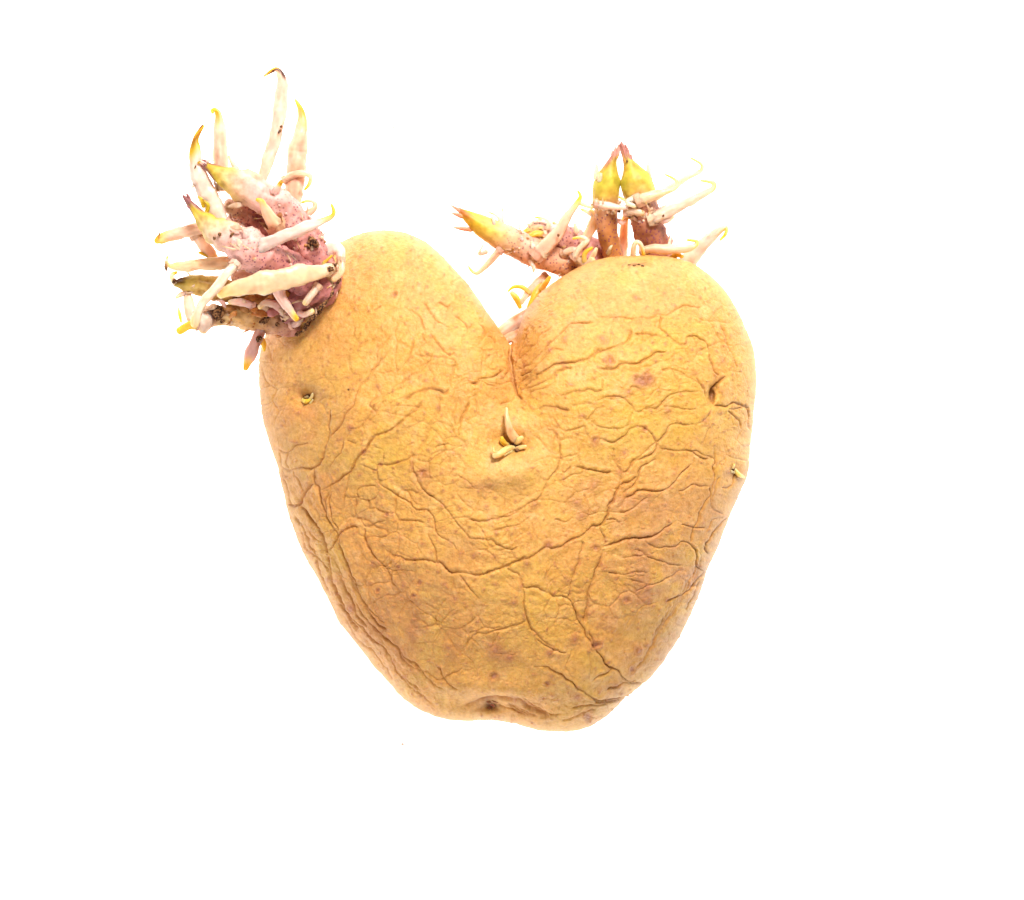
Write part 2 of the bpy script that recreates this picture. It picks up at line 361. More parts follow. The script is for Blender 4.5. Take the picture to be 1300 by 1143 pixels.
def vor_edge(x, y, sc, seed):
    """distance between nearest and second cell (numpy Voronoi)"""
    jx = (np.random.RandomState(seed).rand(256, 256)); jy = (np.random.RandomState(seed + 1).rand(256, 256))
    u = x / sc; v = y / sc; iu = np.floor(u).astype(int); iv = np.floor(v).astype(int)
    f1 = np.full(x.shape, 9.0); f2 = np.full(x.shape, 9.0)
    for a_ in (-1, 0, 1):
        for b_ in (-1, 0, 1):
            cu = iu + a_; cv = iv + b_
            d = np.hypot(cu + jx[cv & 255, cu & 255] - u, cv + jy[cv & 255, cu & 255] - v)
            f2 = np.where(d < f1, f1, np.minimum(f2, d)); f1 = np.minimum(f1, d)
    return f2 - f1, f1
wx2 = gx + 9 * fbm(gx, gy, 45, 50, 3); wy2 = gy + 9 * fbm(gx, gy, 45, 55, 3)
e1, _ = vor_edge(wx2, wy2 * 1.25, 34, 61)
e2, _ = vor_edge(wx2 * 0.8 + wy2 * 0.35, wy2 * 1.2 - wx2 * 0.3, 10.5, 63)
e3, _ = vor_edge(wx2 * 0.9 - wy2 * 0.3, wy2 * 1.15 + wx2 * 0.25, 19, 67)
cell3 = np.exp(-(e3 / 0.085) ** 1.3)
cell = np.exp(-(e1 / 0.07) ** 1.3); cell2 = np.exp(-(e2 / 0.16) ** 1.3)
# wrinkling is weak on the smooth crowns of the two lobes and on the left shoulder, strong elsewhere
wr = 1.0 - 0.85 * np.exp(-(((gx - 480) / 110) ** 2 + ((gy - 335) / 75) ** 2)) - 0.8 * np.exp(-(((gx - 800) / 120) ** 2 + ((gy - 345) / 40) ** 2))
wr -= 0.75 * np.exp(-(((gx - 385) / 50) ** 2 + ((gy - 470) / 75) ** 2)) + 0.75 * np.exp(-(((gx - 640) / 55) ** 2 + ((gy - 600) / 42) ** 2))
wr -= 0.4 * np.exp(-(((gx - 600) / 90) ** 2 + ((gy - 880) / 40) ** 2))
wr = np.clip(wr, 0.06, 1) * (0.6 + 0.5 * fbm(gx, gy, 70, 70, 2))
D = -G + PIL
D += -1.15 * wr * cell3 * smooth(-0.15, 0.5, fbm(gx, gy, 60, 74, 2))
D += wr * (-1.6 * cell * smooth(-0.5, 0.3, fbm(gx, gy, 50, 77, 2)) - 0.5 * cell2 * smooth(-0.8, 0.3, fbm(gx, gy, 40, 79, 2)))
# thin stretched ripples
rp = fbm(gx + 1.8 * gy, (gy - 0.5 * gx) * 3.2, 26, 81, 3)
D += wr * 0.55 * rp + 0.28 * fbm(gx, gy, 9, 85, 3) + 0.16 * fbm(gx, gy, 4.0, 86, 2) + 1.6 * fbm(gx, gy, 60, 88, 3) * wr
# lines running along the left and right flanks
fl = smooth(520, 640, gy) * (smooth(150, 60, gx - (330 + (gy - 500) * 0.42)))
D += -fl * 1.3 * np.abs(fbm(gx * 2.2 - gy * 0.95, gy * 0.5 + gx * .2, 26, 91, 3))

def g2(cx_, cy_, sx, sy, rot=0):
    c_, s_ = math.cos(rot), math.sin(rot); dx = gx - cx_; dy = gy - cy_
    u = dx * c_ + dy * s_; v = -dx * s_ + dy * c_
    return np.exp(-(u / sx) ** 2 - (v / sy) ** 2)
BIG = np.zeros_like(gx)
# cleft between the lobes, running down from the notch
BIG -= 50 * g2(650, 440, 26, 46) + 22 * g2(654, 492, 18, 30) + 10 * g2(652, 520, 60, 30)
# central eye: hollow with a swollen brow below
BIG -= 13 * g2(650, 560, 24, 14) + 9 * g2(652, 568, 10, 6)
BIG += 9 * g2(640, 602, 48, 17, -0.12)
# side eyes
BIG -= 12 * g2(389, 505, 19, 14, 0.3) + 9 * g2(392, 502, 9, 7)
BIG -= 9 * g2(906, 496, 8, 16, 0.35) + 7 * g2(904, 503, 4, 7); BIG += 4 * g2(918, 495, 8, 14)
BIG -= 9 * g2(931, 602, 10, 12); BIG += 3 * g2(922, 596, 8, 8)
BIG -= 6 * g2(808, 337, 26, 5)
# stem scar and lip at the bottom
BIG -= 14 * g2(628, 898, 56, 12, 0.06) + 16 * g2(624, 895, 12, 8); BIG += 7 * g2(600, 872, 60, 13) + 4 * g2(665, 880, 40, 12)
BIG -= 10 * g2(735, 800, 12, 60, 0.25) * 0.25
BIG -= 6 * g2(470, 700, 30, 110, -0.45); BIG += 5 * g2(450, 560, 40, 60)
BIG -= 6 * g2(690, 480, 50, 12, -0.5)
BIG += 4 * fbm(gx, gy, 120, 95, 2)

# ---- pigment (albedo) map
def L3(r, g, b): return np.array([r, g, b])
col = np.empty(gx.shape + (3,)); col[:] = L3(0.64, 0.35, 0.090)
def blend(mask, c, k=1.0):
    global col
    m_ = np.clip(mask * k, 0, 1)[..., None]; col = col * (1 - m_) + np.asarray(c) * m_
blend(smooth(-0.3, 0.7, fbm(gx, gy, 110, 100, 3)), (0.60, 0.305, 0.078), 0.8)
blend(smooth(0.0, 0.8, fbm(gx, gy, 80, 104, 3)), (0.65, 0.385, 0.095), 0.6)
blend(g2(800, 530, 110, 60) + g2(500, 570, 80, 50) + g2(850, 430, 60, 30) + g2(690, 800, 70, 60) * 0.7, (0.61, 0.385, 0.070), 0.8)
blend(g2(480, 330, 90, 50) + g2(800, 360, 110, 40), (0.62, 0.345, 0.105), 0.75)
blend(g2(385, 500, 60, 110) + g2(400, 640, 40, 90) * .8 + g2(470, 790, 40, 70, -0.5), (0.55, 0.275, 0.085), 0.75)
blend(g2(640, 600, 70, 25), (0.68, 0.41, 0.13), 0.7)
patch = 0.55 + 0.6 * fbm(gx, gy, 22, 110, 4)
for (px, py, sx, sy, k_, c) in [(516,755,42,26,.75,(0.42,0.20,0.07)),(540,808,46,24,.85,(0.42,0.19,0.065)),(505,805,22,14,.6,(.42,.2,.07)),(810,770,42,52,.75,(0.46,0.225,0.08)),(825,700,60,28,.55,(0.50,0.25,0.09)),
        (790,640,60,22,.45,(0.50,0.27,0.13)),(850,740,30,60,.5,(0.46,0.24,0.12)),(735,650,22,16,.5,(.48,.25,.11)),(617,617,14,6,.8,(.48,.24,.09)),(536,602,9,8,.8,(.42,.2,.07)),(640,830,16,8,.6,(.42,.2,.07)),
        (452,335,18,10,.7,(.46,.25,.09)),(400,410,22,26,.5,(.5,.27,.1)),(630,826,16,8,.5,(.45,.2,.08)),(725,390,34,24,.35,(.52,.30,.12)),(600,465,10,10,.4,(.5,.26,.1)),(505,590,20,16,.5,(.6,.34,.06)),
        (470,650,30,16,.4,(.5,.27,.09)),(740,880,40,20,.4,(.66,.42,.24)),(900,700,20,60,.3,(.52,.28,.12)),(366,420,14,16,.6,(.45,.22,.08)),(820,484,12,7,.9,(.38,.16,.08))]:
    blend(g2(px, py, sx * 1.3, sy * 1.3) * patch, c, k_ * 1.45)
# mottling
blend(smooth(0.15, 0.7, fbm(gx, gy, 30, 160, 4)) * smooth(480, 620, gy), (0.50, 0.265, 0.075), 0.35)
blend(smooth(0.1, 0.7, fbm(gx, gy, 42, 165, 4)), (0.58, 0.385, 0.085), 0.35)
blend(smooth(0.25, 0.8, fbm(gx, gy, 16, 170, 4)), (0.70, 0.44, 0.17), 0.35)
mt = fbm(gx, gy, 7, 120, 4); col = col * (1 + 0.07 * mt)[..., None] * np.array([1, 1, 1]) 
col[..., 2] *= (1 + 0.12 * fbm(gx, gy, 13, 125, 3)); col[..., 1] *= (1 + 0.03 * fbm(gx, gy, 25, 128, 3))
blend(smooth(0.42, 0.75, fbm(gx, gy, 5.0, 130, 3)), (0.42, 0.19, 0.045), 0.32)
# brown staining plus painted shade that darkens the folds
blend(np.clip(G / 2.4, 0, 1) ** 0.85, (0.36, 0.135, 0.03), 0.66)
blend(wr * cell * smooth(-0.5, 0.3, fbm(gx, gy, 50, 77, 2)), (0.46, 0.20, 0.045), 0.55)
blend(wr * cell3 * smooth(-0.15, 0.5, fbm(gx, gy, 60, 74, 2)), (0.46, 0.20, 0.045), 0.5)
blend(wr * cell2 * smooth(-0.6, 0.5, fbm(gx, gy, 40, 79, 2)), (0.50, 0.24, 0.055), 0.34)
LB = np.zeros_like(gx)
def lent(ox, oy, sc, lst):
    global LB
    for it in lst:
        x, y = ox + it[0] / sc, oy + it[1] / sc; r = (it[2] if len(it) > 2 else 9) / sc * 1.2; k_ = it[3] if len(it) > 3 else 0.65
        x0 = max(int((x - 4 * r - RX0) * RES), 0); x1 = int((x + 4 * r - RX0) * RES); y0 = max(int((y - 4 * r - RY0) * RES), 0); y1 = int((y + 4 * r - RY0) * RES)
        X = wx[y0:y1, x0:x1]; Y = wy[y0:y1, x0:x1]
        d = np.hypot((X - x) * random.uniform(.8, 1.2), (Y - y) * random.uniform(.8, 1.25)) / r
        core = np.exp(-(d / 0.8) ** 3); ring = np.exp(-((d - 1.25) / 0.35) ** 2)
        halo = np.exp(-(d / 1.7) ** 2)
        c = col[y0:y1, x0:x1]
        for m_, cc in ((halo * 0.45 * k_, (0.52, 0.24, 0.08)), (core * min(1, k_ * 1.1), (0.36, 0.13, 0.05)), (ring * 0.5 * k_, (0.44, 0.19, 0.065)), (np.exp(-(d / .35) ** 2) * 0.5 * k_, (0.60, 0.36, 0.22))):
            m_ = np.clip(m_, 0, 1)[..., None]; c = c * (1 - m_) + np.array(cc) * m_
        col[y0:y1, x0:x1] = c
        LB[y0:y1, x0:x1] += 0.9 * core * (1 if k_ < 0.8 else -1.4) + 0.5 * ring
lent(640, 310, 3.824, [(517,565,14,.95),(690,635,14,.8),(708,655,14,.8),(480,465,15,.6),(290,455,7),(640,265,8),(325,680,10),(600,720,11),(290,570,8),(685,895,11,.9),(445,960,14,1),(590,1015,12),(230,515,9),(795,815,9),(375,830,9),(100,580,12),(980,850,12,.5),(1050,560,14,.4),(520,810,6),(860,560,6),(920,520,6)])
lent(640, 560, 3.824, [(445,518,15,1),(210,505,15,.9),(605,770,16,.95),(545,675,11),(700,790,12,.6),(790,435,13,.6),(335,965,13),(450,985,15,.8),(225,1030,12),(640,1010,13,.5),(420,840,13,.5),(110,600,10),(755,575,9),(430,215,20,.4),(345,290,12,.6),(375,360,14,.6),(785,780,9),(690,705,11),(620,640,8),(85,700,9),(310,675,12,.5),(560,150,8),(480,620,8),(150,310,12,.5),(870,450,10,.4),(690,990,8),(40,1060,12),(50,775,8,.5)])
lent(320, 520, 3.824, [(780,275,10,.6),(825,310,13,.8),(915,470,8),(1140,470,8),(1005,480,8),(1185,600,10),(1145,535,8),(825,655,9),(705,765,9,.9),(575,750,9),(610,880,11,.9),(820,845,11,.8),(790,910,11,.9),(935,850,9),(1175,720,9),(1180,850,9),(990,920,9),(470,725,9,.4),(545,200,9,1),(480,80,9),(630,270,7,.9),(775,575,8),(990,595,8),(1010,690,9),(1080,710,7),(740,860,10),(650,515,9,.9),(1270,940,9),(530,320,7),(370,820,8),(485,970,9),(430,600,6)])
lent(320, 280, 3.824, [(690,360,10,.9),(470,770,9,.4),(910,900,9),(610,815,8),(530,590,9,.4),(850,320,6),(525,180,8),(480,1000,9),(760,210,9,.4),(845,775,7),(1210,765,6),(300,470,6),(330,850,5,.4),(520,375,6)])
lent(430, 760, 2.766, [(545,278,10,1),(605,215,10),(730,297,9,.9),(825,145,9),(905,160,12,.8),(740,190,9),(1025,250,12,.9),(880,415,12,.8),(980,300,9),(715,350,5,.8),(495,75,7,.5),(840,345,11,.7),(550,180,15,.7),(50,40,7),(190,220,6),(140,150,6),(350,240,7,.4),(1045,180,10,.6),(750,270,6),(680,432,4,.8),(1060,315,5),(385,170,9,.6),(655,60,6),(230,280,5)])
for _ in range(1500):
    x = rng.uniform(330, 955); y = rng.uniform(300, 920)
    lent(0, 0, 1.0, [(x, y, rng.uniform(0.7, 1.5), rng.uniform(0.25, 0.7))])
D += LB
blend(g2(624, 895, 10, 6, 0.2), (0.16, 0.06, 0.03), 1.1); blend(g2(653, 569, 7, 5), (0.14, 0.06, 0.02), 1.0)
blend(g2(392, 503, 7, 6), (0.26, 0.11, 0.04), 0.8); blend(g2(903, 503, 4, 9, .3), (0.24, 0.10, 0.045), 0.8); blend(g2(808, 336, 12, 2), (0.26, 0.12, 0.05), 0.9)
blend(g2(930, 601, 7, 7), (0.40, 0.20, 0.08), 0.6)
col = np.clip(col * np.array([1.0, 0.985, 1.05]), 0.01, 0.85)

def samp(F, x, y):
    u = np.clip((x - RX0) * RES, 0, nx - 1.001); v = np.clip((y - RY0) * RES, 0, ny - 1.001)
    iu = u.astype(int); iv = v.astype(int); fu = u - iu; fv = v - iv
    if F.ndim == 3: fu = fu[..., None]; fv = fv[..., None]
    return (F[iv, iu] * (1 - fu) + F[iv, iu + 1] * fu) * (1 - fv) + (F[iv + 1, iu] * (1 - fu) + F[iv + 1, iu + 1] * fu) * fv

def body_xy(s, t):
    w_ = s ** 1.45
    R = s * (rE(t) * (1 - w_) + rC(t) * w_)
    return OX + R * np.cos(t), OY - R * np.sin(t)

N = 961
u = np.linspace(-1, 1, N); U, V = np.meshgrid(u, u)
hor = np.abs(U) >= np.abs(V)
with np.errstate(divide='ignore', invalid='ignore'):
    rho = np.where(hor, np.abs(U), np.abs(V))
    ang = np.where(hor, np.where(U > 0, 0, math.pi) + (math.pi / 4) * (V / np.where(U == 0, 1, U)),
                   np.where(V > 0, math.pi / 2, -math.pi / 2) - (math.pi / 4) * (U / np.where(V == 0, 1, V)))
ang = np.where(rho == 0, 0, ang); ang = (ang + math.pi) % (2 * math.pi) - math.pi
phi = rho * math.pi / 2
S = np.sin(phi)
X, Y = body_xy(S, ang)
Zc = TF * np.cos(phi) ** 0.92
big = samp(BIG, X, Y)
Zc = Zc + big * smooth(0.0, 0.45, np.cos(phi))
H = H0 + Zc
surf_X, surf_Y, surf_H = X, Y, H
Pn = np.stack([X, -Y, H], -1)
du = np.gradient(Pn, axis=1); dv = np.gradient(Pn, axis=0)
nn = np.cross(du, dv); nn /= np.linalg.norm(nn, axis=-1, keepdims=True) + 1e-9
nn *= np.where(nn[..., 2:3] < -0.2, -1, 1)
# at the rim the normal points straight outwards
det = samp(D, X, Y)
Pn = Pn + nn * det[..., None]
front = Pn.reshape(-1, 3)
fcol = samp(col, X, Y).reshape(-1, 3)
idx = np.arange(N * N).reshape(N, N)
q = np.stack([idx[:-1, :-1], idx[:-1, 1:], idx[1:, 1:], idx[1:, :-1]], -1).reshape(-1, 4)
# underside: rings going inwards from the rim
ring = np.concatenate([idx[0, :-1], idx[:-1, -1], idx[-1, :0:-1], idx[:0:-1, 0]])
ra = ang.reshape(-1)[ring]; rimd = det.reshape(-1)[ring]; nr = len(ring)
verts = [front]; cols = [fcol]; faces = [q]; prev = ring; base = N * N
rimcol = fcol[ring]
KB = 44
for k in range(1, KB):
    ph = math.pi / 2 + (k / KB) * math.pi / 2 * 0.999
    s = math.sin(ph); x, y = body_xy(np.full(nr, s), ra)
    c_ = -math.cos(ph)
    h = H0 - TB * c_ ** 0.9
    lum = 2.2 * fbm(x, y, 40, 140, 3) * min(1, k / 8)
    fade = math.exp(-k / 3.0)
    dirx, diry = np.cos(ra), np.sin(ra)
    off = rimd * fade + lum
    vx = x + dirx * off * s; vy = -y + diry * off * s; vh = np.maximum(h - off * c_ * 0.6, 0.0)
    verts.append(np.stack([vx, vy, vh], -1))
    cc = rimcol * fade + np.array([0.58, 0.33, 0.11]) * (1 - fade) * (1 + 0.15 * fbm(x, y, 9, 150, 3))[:, None]
    cols.append(cc)
    cur = np.arange(base, base + nr); base += nr
    faces.append(np.stack([prev, cur, np.roll(cur, -1), np.roll(prev, -1)], -1)[:, ::1]); prev = cur
AV = np.concatenate(verts); AC = np.concatenate(cols)
bottom = len(AV)
AV = np.concatenate([AV, [[OX, -OY, 0.0]]]); AC = np.concatenate([AC, [[0.58, 0.33, 0.11]]])
faces = np.concatenate(faces)
last = np.stack([prev[:-1:2], np.full(len(prev[:-1:2]), bottom), prev[2::2] if nr % 2 else np.roll(prev, -2)[::2], np.roll(prev, -1)[::2][:len(prev[:-1:2])]], -1)
faces = np.concatenate([faces, last])
f = (CAMH - AV[:, 2]) / (CAMH - H0)
AW = np.stack([((AV[:, 0] - CX) * f + CX - OX) * K, -(((-AV[:, 1]) - CY) * f + CY - OY) * K, AV[:, 2] * K], -1)

root = bpy.data.objects.new('sprouting_potato', None); scene.collection.objects.link(root)
root['label'] = 'heart-shaped wrinkled yellow potato with pink sprouts and pale rootlets on its two lobes'
root['category'] = 'potato'
root['_w'] = [0.0, 0.0, 0.0]
root.empty_display_size = 0.02
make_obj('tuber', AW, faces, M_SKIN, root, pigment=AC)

def hs(x, y):
    """height of the potato's upper surface at a grid point"""
    d = (surf_X - x) ** 2 + (surf_Y - y) ** 2
    return float(surf_H.reshape(-1)[np.argmin(d)])

# ================================================================== SPROUTS AND ROOTLETS
CREAM = (0.91, 0.73, 0.60); PEACH = (0.92, 0.70, 0.55); PALE = (0.92, 0.76, 0.67); YEL = (0.82, 0.58, 0.10); LEMON = (0.88, 0.69, 0.38)
BRN = (0.22, 0.10, 0.045); DARK = (0.07, 0.035, 0.03); PINK = (0.80, 0.45, 0.42); ROSE = (0.68, 0.34, 0.34); TAN = (0.62, 0.35, 0.15)
OLIVE = (0.70, 0.56, 0.09); ORNG = (0.66, 0.30, 0.09); PURP = (0.42, 0.19, 0.20); LPINK = (0.90, 0.64, 0.60); MAUVE = (0.55, 0.27, 0.26)

def tube(name, pts, radii, ramp, mat, parent, sides=16, flat=1.0, lump=0.06, step=2.0, seed=0, spots=None, label=None, striate=0.0):
    """pts: (x, y, h) grid points; ramp: [(t, rgb)] pigment from base to tip; spots: [(t, amount)]"""
    P = catmull(np.array(pts, float), False, 10)
    R = catmull(np.array(radii, float)[:, None], False, 10)[:, 0]
    seg = np.r_[0, np.cumsum(np.linalg.norm(np.diff(P, axis=0), axis=1))]
    n = max(int(seg[-1] / step), 8)
    s = np.linspace(0, seg[-1], n)
    P = np.stack([np.interp(s, seg, P[:, k]) for k in range(3)], -1); R = np.interp(s, seg, R)
    R = np.maximum(R, 0.5)
    tan = np.gradient(P, axis=0); tan /= np.linalg.norm(tan, axis=1, keepdims=True) + 1e-9
    # rounded caps
    capn = 4
    def cap(p, t_, r, sgn):
        a_ = [math.pi / 2 * (i + 1) / capn for i in range(capn)]
        return [(p + sgn * t_ * r * math.sin(x) * 0.9, r * max(math.cos(x), 0.04)) for x in a_]
    c0 = cap(P[0], tan[0], R[0], -1)[::-1]; c1 = cap(P[-1], tan[-1], R[-1], 1)
    PP = np.array([c[0] for c in c0] + list(P) + [c[0] for c in c1]); RR = np.array([c[1] for c in c0] + list(R) + [c[1] for c in c1])
    TT = np.array([tan[0]] * capn + list(tan) + [tan[-1]] * capn)
    ln = np.r_[0, np.cumsum(np.linalg.norm(np.diff(PP, axis=0), axis=1))]; tt = ln / ln[-1]
    # frame: side axis in the table plane so 'flat' squashes towards the viewer
    up = np.array([0, 0, 1.0]); ax = np.cross(TT, up); ax_n = np.linalg.norm(ax, axis=1, keepdims=True); ax = np.where(ax_n > 0.15, ax / (ax_n + 1e-9), np.array([1.0, 0, 0]))
    for i in range(1, len(ax)):
        if np.dot(ax[i], ax[i - 1]) < 0: ax[i] = -ax[i]
    bx = np.cross(ax, TT); bx /= np.linalg.norm(bx, axis=1, keepdims=True) + 1e-9
    A = np.linspace(0, 2 * math.pi, sides, endpoint=False)
    ca, sa = np.cos(A), np.sin(A)
    lm = 1 + lump * (fbm(ln[:, None] / 1.0 + 0 * ca, 40 * ca[None] + 3 * seed, 16, 160 + seed % 7, 3) + fbm(ln[:, None] + 0 * sa, 40 * sa[None] + 90 + 3 * seed, 16, 170 + seed % 7, 3))
    if striate: lm = lm * (1 + striate * np.cos(A[None] * (sides // 3) + seed))
    V_ = PP[:, None] + (ax[:, None] * ca[None, :, None] + bx[:, None] * sa[None, :, None] * flat) * (RR[:, None] * lm)[..., None]
    m_, k_ = V_.shape[:2]; V_ = V_.reshape(-1, 3)
    Wd = np.array([W(*v) for v in V_])
    idx = np.arange(m_ * k_).reshape(m_, k_)
    fs = np.stack([idx[:-1], np.roll(idx, -1, 1)[:-1], np.roll(idx, -1, 1)[1:], idx[1:]], -1).reshape(-1, 4)
    fs = [tuple(x) for x in fs] + [tuple(idx[0, ::-1]), tuple(idx[-1])]
    ts = [r[0] for r in ramp]; cs = np.array([r[1] for r in ramp])
    jt = np.clip(tt[:, None] + 0.035 * np.sin(A[None] * 2 + seed) * (0.5 + tt[:, None]), 0, 1)
    pg = np.stack([np.interp(jt, ts, cs[:, c]) for c in range(3)], -1)
    pg = pg * (1 + 0.08 * (lm - 1)[..., None] / max(lump, .01))
    al = np.ones((m_, k_))
    if spots: al = np.repeat(np.interp(tt, [a_[0] for a_ in spots], [a_[1] for a_ in spots])[:, None], k_, 1)
    pg = np.concatenate([np.clip(pg, 0.01, 0.95), al[..., None]], -1).reshape(-1, 4)
    ob = make_obj(name, Wd, fs, mat, parent, origin=np.array(W(*pts[0])), pigment=pg)
    if label: ob['label'] = label
    ob_data = dict(P=P, R=R, tan=tan, ax=ax[capn:-capn], bx=bx[capn:-capn], flat=flat)
    return ob, ob_data

COLLARS = {}
def rootlet(pts, radii, parent, style='yellow', flat=0.85, label=None, seed=None, name='rootlet', body=None):
    b_ = body or random.choice([CREAM, PEACH, PALE, CREAM])
    b_ = tuple(c * random.uniform(0.95, 1.03) for c in b_)
    ramps = {'yellow': [(0, b_), (0.72, b_), (0.84, LEMON), (0.93, YEL), (1, YEL)],
             'brown': [(0, b_), (0.68, b_), (0.78, OLIVE), (0.88, (0.45, 0.26, 0.06)), (0.95, YEL), (1, BRN)],
             'dark': [(0, b_), (0.84, b_), (0.875, (0.24, 0.13, 0.11)), (0.92, (0.14, 0.07, 0.06)), (0.94, YEL), (0.98, YEL), (1, BRN)],
             'pale': [(0, b_), (0.8, b_), (1, (0.92, 0.70, 0.42))], 'allyellow': [(0, LEMON), (0.5, (0.88, 0.62, 0.16)), (1, YEL)],
             'pinkroot': [(0, LPINK), (0.5, LPINK), (0.85, b_), (1, LEMON)]}
    seed = seed if seed is not None else random.randint(0, 999)
    if max(radii) > 4.5 and name == 'rootlet': COLLARS.setdefault(parent.name, []).append((pts[0], pts[1], radii[0], b_))
    if name == 'rootlet': radii = [q_ * 0.93 for q_ in radii]
    # small natural wander so that none of them is a straight peg
    pts = [(x + (random.uniform(-.6, .6) if 0 < i < len(pts) - 1 else 0), y + (random.uniform(-.6, .6) if 0 < i < len(pts) - 1 else 0), h) for i, (x, y, h) in enumerate(pts)]
    return tube(name, pts, radii, ramps[style], M_ROOT, parent, sides=16, flat=flat, lump=0.13, step=1.4, seed=seed, label=label, striate=0.012)

def blob_mesh(center, r, seed, axis=(1, 1, 1), n=7, m=10, rough=0.35):
    rs = np.random.RandomState(seed)
    v = []; 
    for i in range(n + 1):
        th_ = math.pi * i / n
        for j in range(m):
            a_ = 2 * math.pi * j / m
            d = np.array([math.sin(th_) * math.cos(a_), math.sin(th_) * math.sin(a_), math.cos(th_)])
            k_ = 1 + rough * (rs.rand() - 0.5) * (0 if i in (0, n) else 1) * 2
            v.append(np.array(center) + d * r * k_ * np.array(axis))
    f_ = []
    for i in range(n):
        for j in range(m):
            a_, b_ = i * m + j, i * m + (j + 1) % m
            f_.append((a_, b_, b_ + m, a_ + m))
    return v, f_

def clod(x, y, h, r, parent, axis=(1, 1, 1), rot=0.0, name='soil_crumb', cork=False):
    v, f_ = blob_mesh((0, 0, 0), r, random.randint(0, 9999), axis, 6, 9, 0.38)
    c_, s_ = math.cos(rot), math.sin(rot)
    v = [(x + p[0] * c_ - p[1] * s_, y + p[0] * s_ + p[1] * c_, h + p[2]) for p in v]
    if cork: return make_obj(name, [W(*p) for p in v], f_, M_SCALE, parent, origin=np.array(W(x, y, h)), smooth_=False, pigment=np.array([(random.uniform(.3, .52), random.uniform(.14, .26), .09) for _ in v]))
    return make_obj(name, [W(*p) for p in v], f_, M_DIRT, parent, origin=np.array(W(x, y, h)), smooth_=False)

def bracts(info, parent, nodes, nsc=10, size=5.0, cols=(LPINK, CREAM, PEACH, TAN), seed=0, nbump=18):
    """tiny scale leaves and root buds sitting round the nodes of a sprout; too small to take apart"""
    rs = np.random.RandomState(seed + 5)
    V_, F_, Pg = [], [], []
    P, R, tan, ax, bx, flat = (info[k_] for k_ in ('P', 'R', 'tan', 'ax', 'bx', 'flat'))
    n = len(P)
    def place(t_, a_):
        i = int(np.clip(t_ * (n - 1), 0, n - 1))
        nrm = ax[i] * math.cos(a_) + bx[i] * math.sin(a_) * flat
        return P[i] + nrm * R[i] * 0.93, nrm / (np.linalg.norm(nrm) + 1e-9), tan[i], R[i]
    for _ in range(nsc):
        t_ = rs.choice(nodes) + rs.uniform(-.025, .025); a_ = rs.uniform(0, 2 * math.pi)
        p, nr_, tn, r = place(t_, a_)
        L_ = size * rs.uniform(0.7, 1.5); wd = L_ * rs.uniform(0.28, 0.5); side = np.cross(tn, nr_)
        dirn = tn * rs.uniform(0.2, 1.0) + nr_ * rs.uniform(0.4, 1.0) + side * rs.uniform(-.5, .5); dirn /= np.linalg.norm(dirn)
        th_ = np.cross(dirn, side); th_ /= np.linalg.norm(th_) + 1e-9
        b0 = len(V_); c = np.array(cols[rs.randint(len(cols))]) * rs.uniform(.85, 1.1); tip = c * np.array([0.9, 0.75, 0.5])
        if rs.rand() < .35: L_ *= rs.uniform(1.6, 2.6); wd = rs.uniform(1.2, 2.0); dirn = dirn + rs.normal(0, .25, 3); dirn /= np.linalg.norm(dirn); tip = np.array(YEL); c = np.array(PEACH)
        for k_, (q_, ww) in enumerate(((0, 1.0), (0.35, 1.0), (0.7, 0.6), (1.0, 0.12))):
            cc = p + dirn * L_ * q_ + tn * L_ * 0.45 * q_ * q_
            for e in range(6):
                an = e * math.pi / 3
                V_.append(cc + side * wd * ww * math.cos(an) + th_ * wd * 0.45 * ww * math.sin(an)); Pg.append(c if k_ < 3 else tip)
        for k_ in range(3):
            for e in range(6):
                a1, b1 = b0 + k_ * 6 + e, b0 + k_ * 6 + (e + 1) % 6
                F_.append((a1, b1, b1 + 6, a1 + 6))
        F_.append(tuple(b0 + 18 + e for e in range(6)))
    for _ in range(nbump):
        t_ = rs.choice(nodes) + rs.normal(0, .02); a_ = rs.uniform(0, 2 * math.pi)
        p, nr_, tn, r = place(t_, a_)
        v, f_ = blob_mesh(p, rs.uniform(1.2, 3.0), rs.randint(9999), (1, 1, 1), 5, 7, 0.15)
        b0 = len(V_); V_ += v; F_ += [tuple(b0 + i for i in ff) for ff in f_]
        c = np.array(cols[rs.randint(len(cols))]) * rs.uniform(.85, 1.08); Pg += [c] * len(v)
    ob = make_obj('bracts', [W(*p) for p in V_], F_, M_SCALE, parent, origin=np.array(W(*P[0])), pigment=np.clip(np.array(Pg), .01, .95))
    ob['kind'] = 'stuff'
    return ob

def sprout(pts, radii, ramp, spots, nodes, label, lump=0.10, seed=0, flat=0.95, nsc=12, size=5, cols=(LPINK, CREAM, PEACH, TAN), nbump=18):
    ob, info = tube('sprout', pts, radii, ramp, M_STEM, root, sides=28, flat=flat, lump=lump, step=1.3, seed=seed, spots=spots, label=label)
    bracts(info, ob, nodes, nsc, size, cols, seed, nbump)
    return ob

